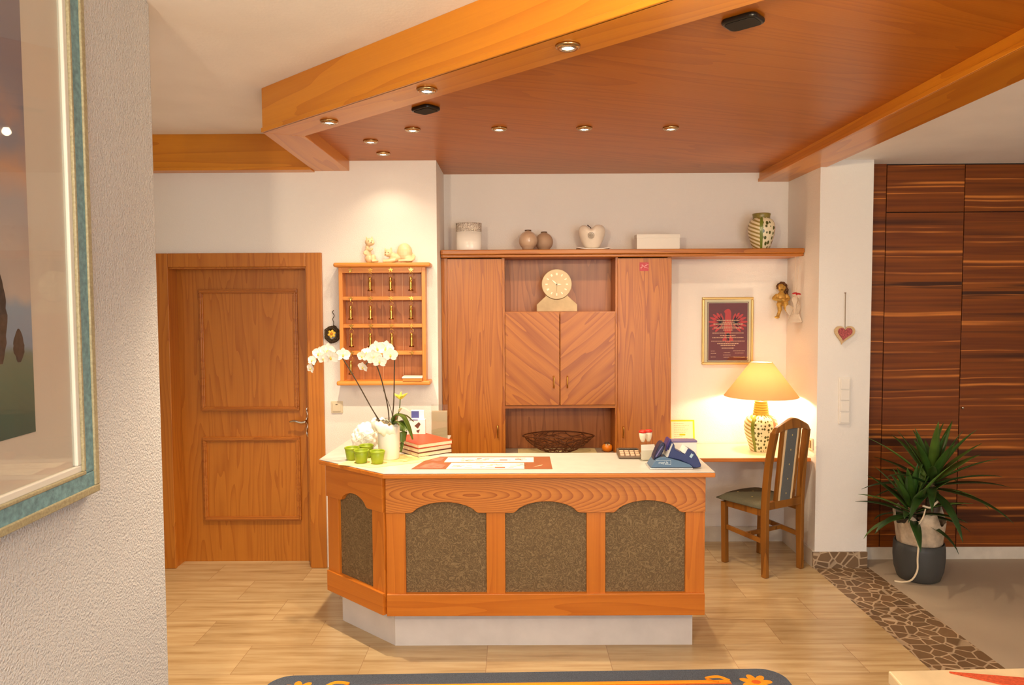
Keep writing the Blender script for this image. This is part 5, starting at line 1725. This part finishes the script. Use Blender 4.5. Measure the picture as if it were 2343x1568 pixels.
def blade(o, az, el, ln_, w, bend):
    """sword leaf: leaves o at azimuth az and elevation el, bends by gravity"""
    g = G()
    k = 9
    p = Vector(o)
    rows_ = []
    e_ = el
    for i in range(k + 1):
        s = i / k
        d = Vector((cos(e_) * cos(az), cos(e_) * sin(az), sin(e_)))
        side = Vector((-sin(az), cos(az), 0))
        upn = side.cross(d) * -1
        hw = w * (0.45 + 1.6 * s if s < .35 else 1.01 * (1 - ((s - .35) / .65) ** 1.7)) + .0006
        rows_.append([g.v(p - side * hw + upn * hw * .35), g.v(p), g.v(p + side * hw + upn * hw * .35)])
        p = p + d * (ln_ / k)
        e_ -= bend / k * (0.3 + 1.4 * s)
    for a, b in zip(rows_, rows_[1:]):
        g.face([a[0], a[1], b[1], b[0]])
        g.face([a[1], a[2], b[2], b[1]])
    return g
R3 = random.Random(5)
top_head = heads[0][1]
low_head = heads[1][1]
for hd, cnt, L0 in ((top_head, 38, .42), (low_head, 32, .36)):
    for k in range(cnt):
        f = k / (cnt - 1)
        az = k * 2.39996 + R3.uniform(-.2, .2)
        el = radians(84 - 100 * f ** 1.1 + R3.uniform(-6, 6))
        ln_ = L0 * (R3.uniform(.85, 1.12) if f > .15 else R3.uniform(.6, .85))
        if sin(az) > 0.5:
            ln_ *= .78
        oz = hd[2] + .02 - .10 * f
        bl = blade((hd[0] + .012 * cos(az), hd[1] + .012 * sin(az), oz), az, el, ln_, .027, radians(R3.uniform(6, 26) + 42 * f ** 2))
        obj('leaf', bl, M_yu[0 if f < .55 else 1] if R3.random() < .8 else M_yu[2], t, smooth=True, solid=.0012)
g = G().tube(bez([(px0 - .085, py0 - .155, .33), (px0 - .088, py0 - .150, .245), (px0 - .086, py0 - .140, .17), (px0 - .085, py0 - .138, .10), (px0 - .105, py0 - .118, .035), (px0 - .14, py0 - .085, .007), (px0 - .185, py0 - .065, .006)], 7), .0055, 8)
g.tube(bez([(px0 - .085, py0 - .155, .32), (px0 - .10, py0 - .165, .38), (px0 - .075, py0 - .17, .44), (px0 - .062, py0 - .17, .49)], 6), .004, 8)
obj('cord', g, plain('white_cord', (226, 208, 176), .8), t, smooth=True, label='white cord trailing to the floor')
obj('cord_knot', G().tube(bez([(px0 - .075, py0 - .16, .505), (px0 - .04, py0 - .175, .498), (px0 - .015, py0 - .175, .515), (px0 + .012, py0 - .17, .535)], 6), .0065, 8), plain('white_ribbon', (226, 208, 176), .8), t, smooth=True)

# ================================================================== RUG AND FOREGROUND TABLE
rc = Vector((.075, 2.30, 0))
RM = Matrix.Translation(rc) @ Matrix.Rotation(radians(1.3), 4, 'Z')
def rrect(hx_, hy_, rad, k=8):
    out = []
    for cx_, cy_, a0 in ((hx_ - rad, hy_ - rad, 0), (-hx_ + rad, hy_ - rad, 90), (-hx_ + rad, -hy_ + rad, 180), (hx_ - rad, -hy_ + rad, 270)):
        for i in range(k + 1):
            a = radians(a0 + 90 * i / k)
            out.append((cx_ + rad * cos(a), cy_ + rad * sin(a)))
    return out
t = thing('entrance_rug', 'dark blue-grey rug with an orange scroll border in front of the counter', 'rug', rc)
obj('pile', G(RM).prism(rrect(1.19, 1.0, .11), .0005, .010), plain('blue_grey_pile', (98, 108, 124), .95, noise=.4, nscale=220, bump=.8, bscale=400), t, bevel=.004)
M_or = plain('orange_yarn', (232, 150, 26), .9, noise=.12, nscale=120)
M_or2 = plain('deep_orange_yarn', (206, 92, 22), .9)
g = G(RM)
for dy, w in ((.885, .013), (.845, .006)):
    for sy in (-1, 1):
        g.box((-.92, sy * dy - w, .0101), (.92, sy * dy + w, .0115))
    for sx in (-1, 1):
        g.box((sx * (dy + .19) - w, -.72, .0101), (sx * (dy + .19) + w, .72, .0115))
for sx in (-1, 1):
    for sy in (-1, 1):
        c0 = Vector((sx * 1.035, sy * .875, .0108))
        for k in range(7):
            a = k * 2 * pi / 7
            g.ell((c0.x + .045 * cos(a), c0.y + .04 * sin(a), .0108), (.030, .018, .0012), Matrix.Rotation(a, 3, 'Z'), 10, 6)
        g.tube(bez([(c0.x - sx * .12, c0.y + sy * .01, .0105), (c0.x - sx * .16, c0.y + sy * .045, .0105), (c0.x - sx * .22, c0.y + sy * .03, .0105), (c0.x - sx * .17, c0.y - sy * .0, .0105)], 6), .010, 6, flat=.15)
obj('scroll_border', g, M_or, t, label='orange scroll border')
g = G(RM)
for sy in (-1, 1):
    g.box((-.92, sy * .866 - .004, .0101), (.92, sy * .866 + .004, .0113))
for sx in (-1, 1):
    for sy in (-1, 1):
        g.ell((sx * 1.035, sy * .875, .0112), (.022, .018, .0014), None, 12, 6)
obj('inner_line', g, M_or2, t)
obj('field', G(RM).prism(rrect(.93, .74, .05), .0101, .0108), plain('dark_navy_field', (40, 44, 56), .95, noise=.4, nscale=200), t)

zt2 = .75
t = thing('marble_table', 'cream marble table top in the bottom right corner', 'table', (1.45, 1.45, 0))
obj('table_top', G().prism([(.987, 1.871), (1.95, 1.905), (1.95, .95), (.93, .95)], zt2 - .035, zt2), plain('cream_marble', (226, 204, 164), .25, noise=.12, nscale=9), t, bevel=.004)
obj('pedestal', G().lathe([(0, 0), (.24, 0), (.24, .03), (.06, .06), (.05, .66), (.2, .70), (.2, .7148), (0, .7148)], (1.56, 1.42, 0), 32), M_pine_z, t, smooth=True)
g = G()
tip = Vector((1.140, 1.856))
d1_, d2_ = Vector((0.218, -0.0406)).normalized(), Vector((0.0845, -0.0520)).normalized()
pts = [tip.to_tuple(), (tip + d1_ * .34).to_tuple(), (tip + d1_ * .34 + Vector((.30, .02))).to_tuple(), (tip + d1_ * .34 + Vector((.12, -.22))).to_tuple(), (tip + d1_ * .34 + Vector((.10, -.50))).to_tuple(), (tip + d2_ * .42 + Vector((-.10, -.22))).to_tuple(), (tip + d2_ * .26).to_tuple()]
g.prism(pts, zt2 + .0005, zt2 + .005)
tag(obj('felt_mat', g, plain('orange_felt', (206, 84, 44), .95, noise=.25, nscale=160, bump=.5, bscale=300)), 'orange-red pointed felt mat on the marble table at the bottom right', 'table mat')
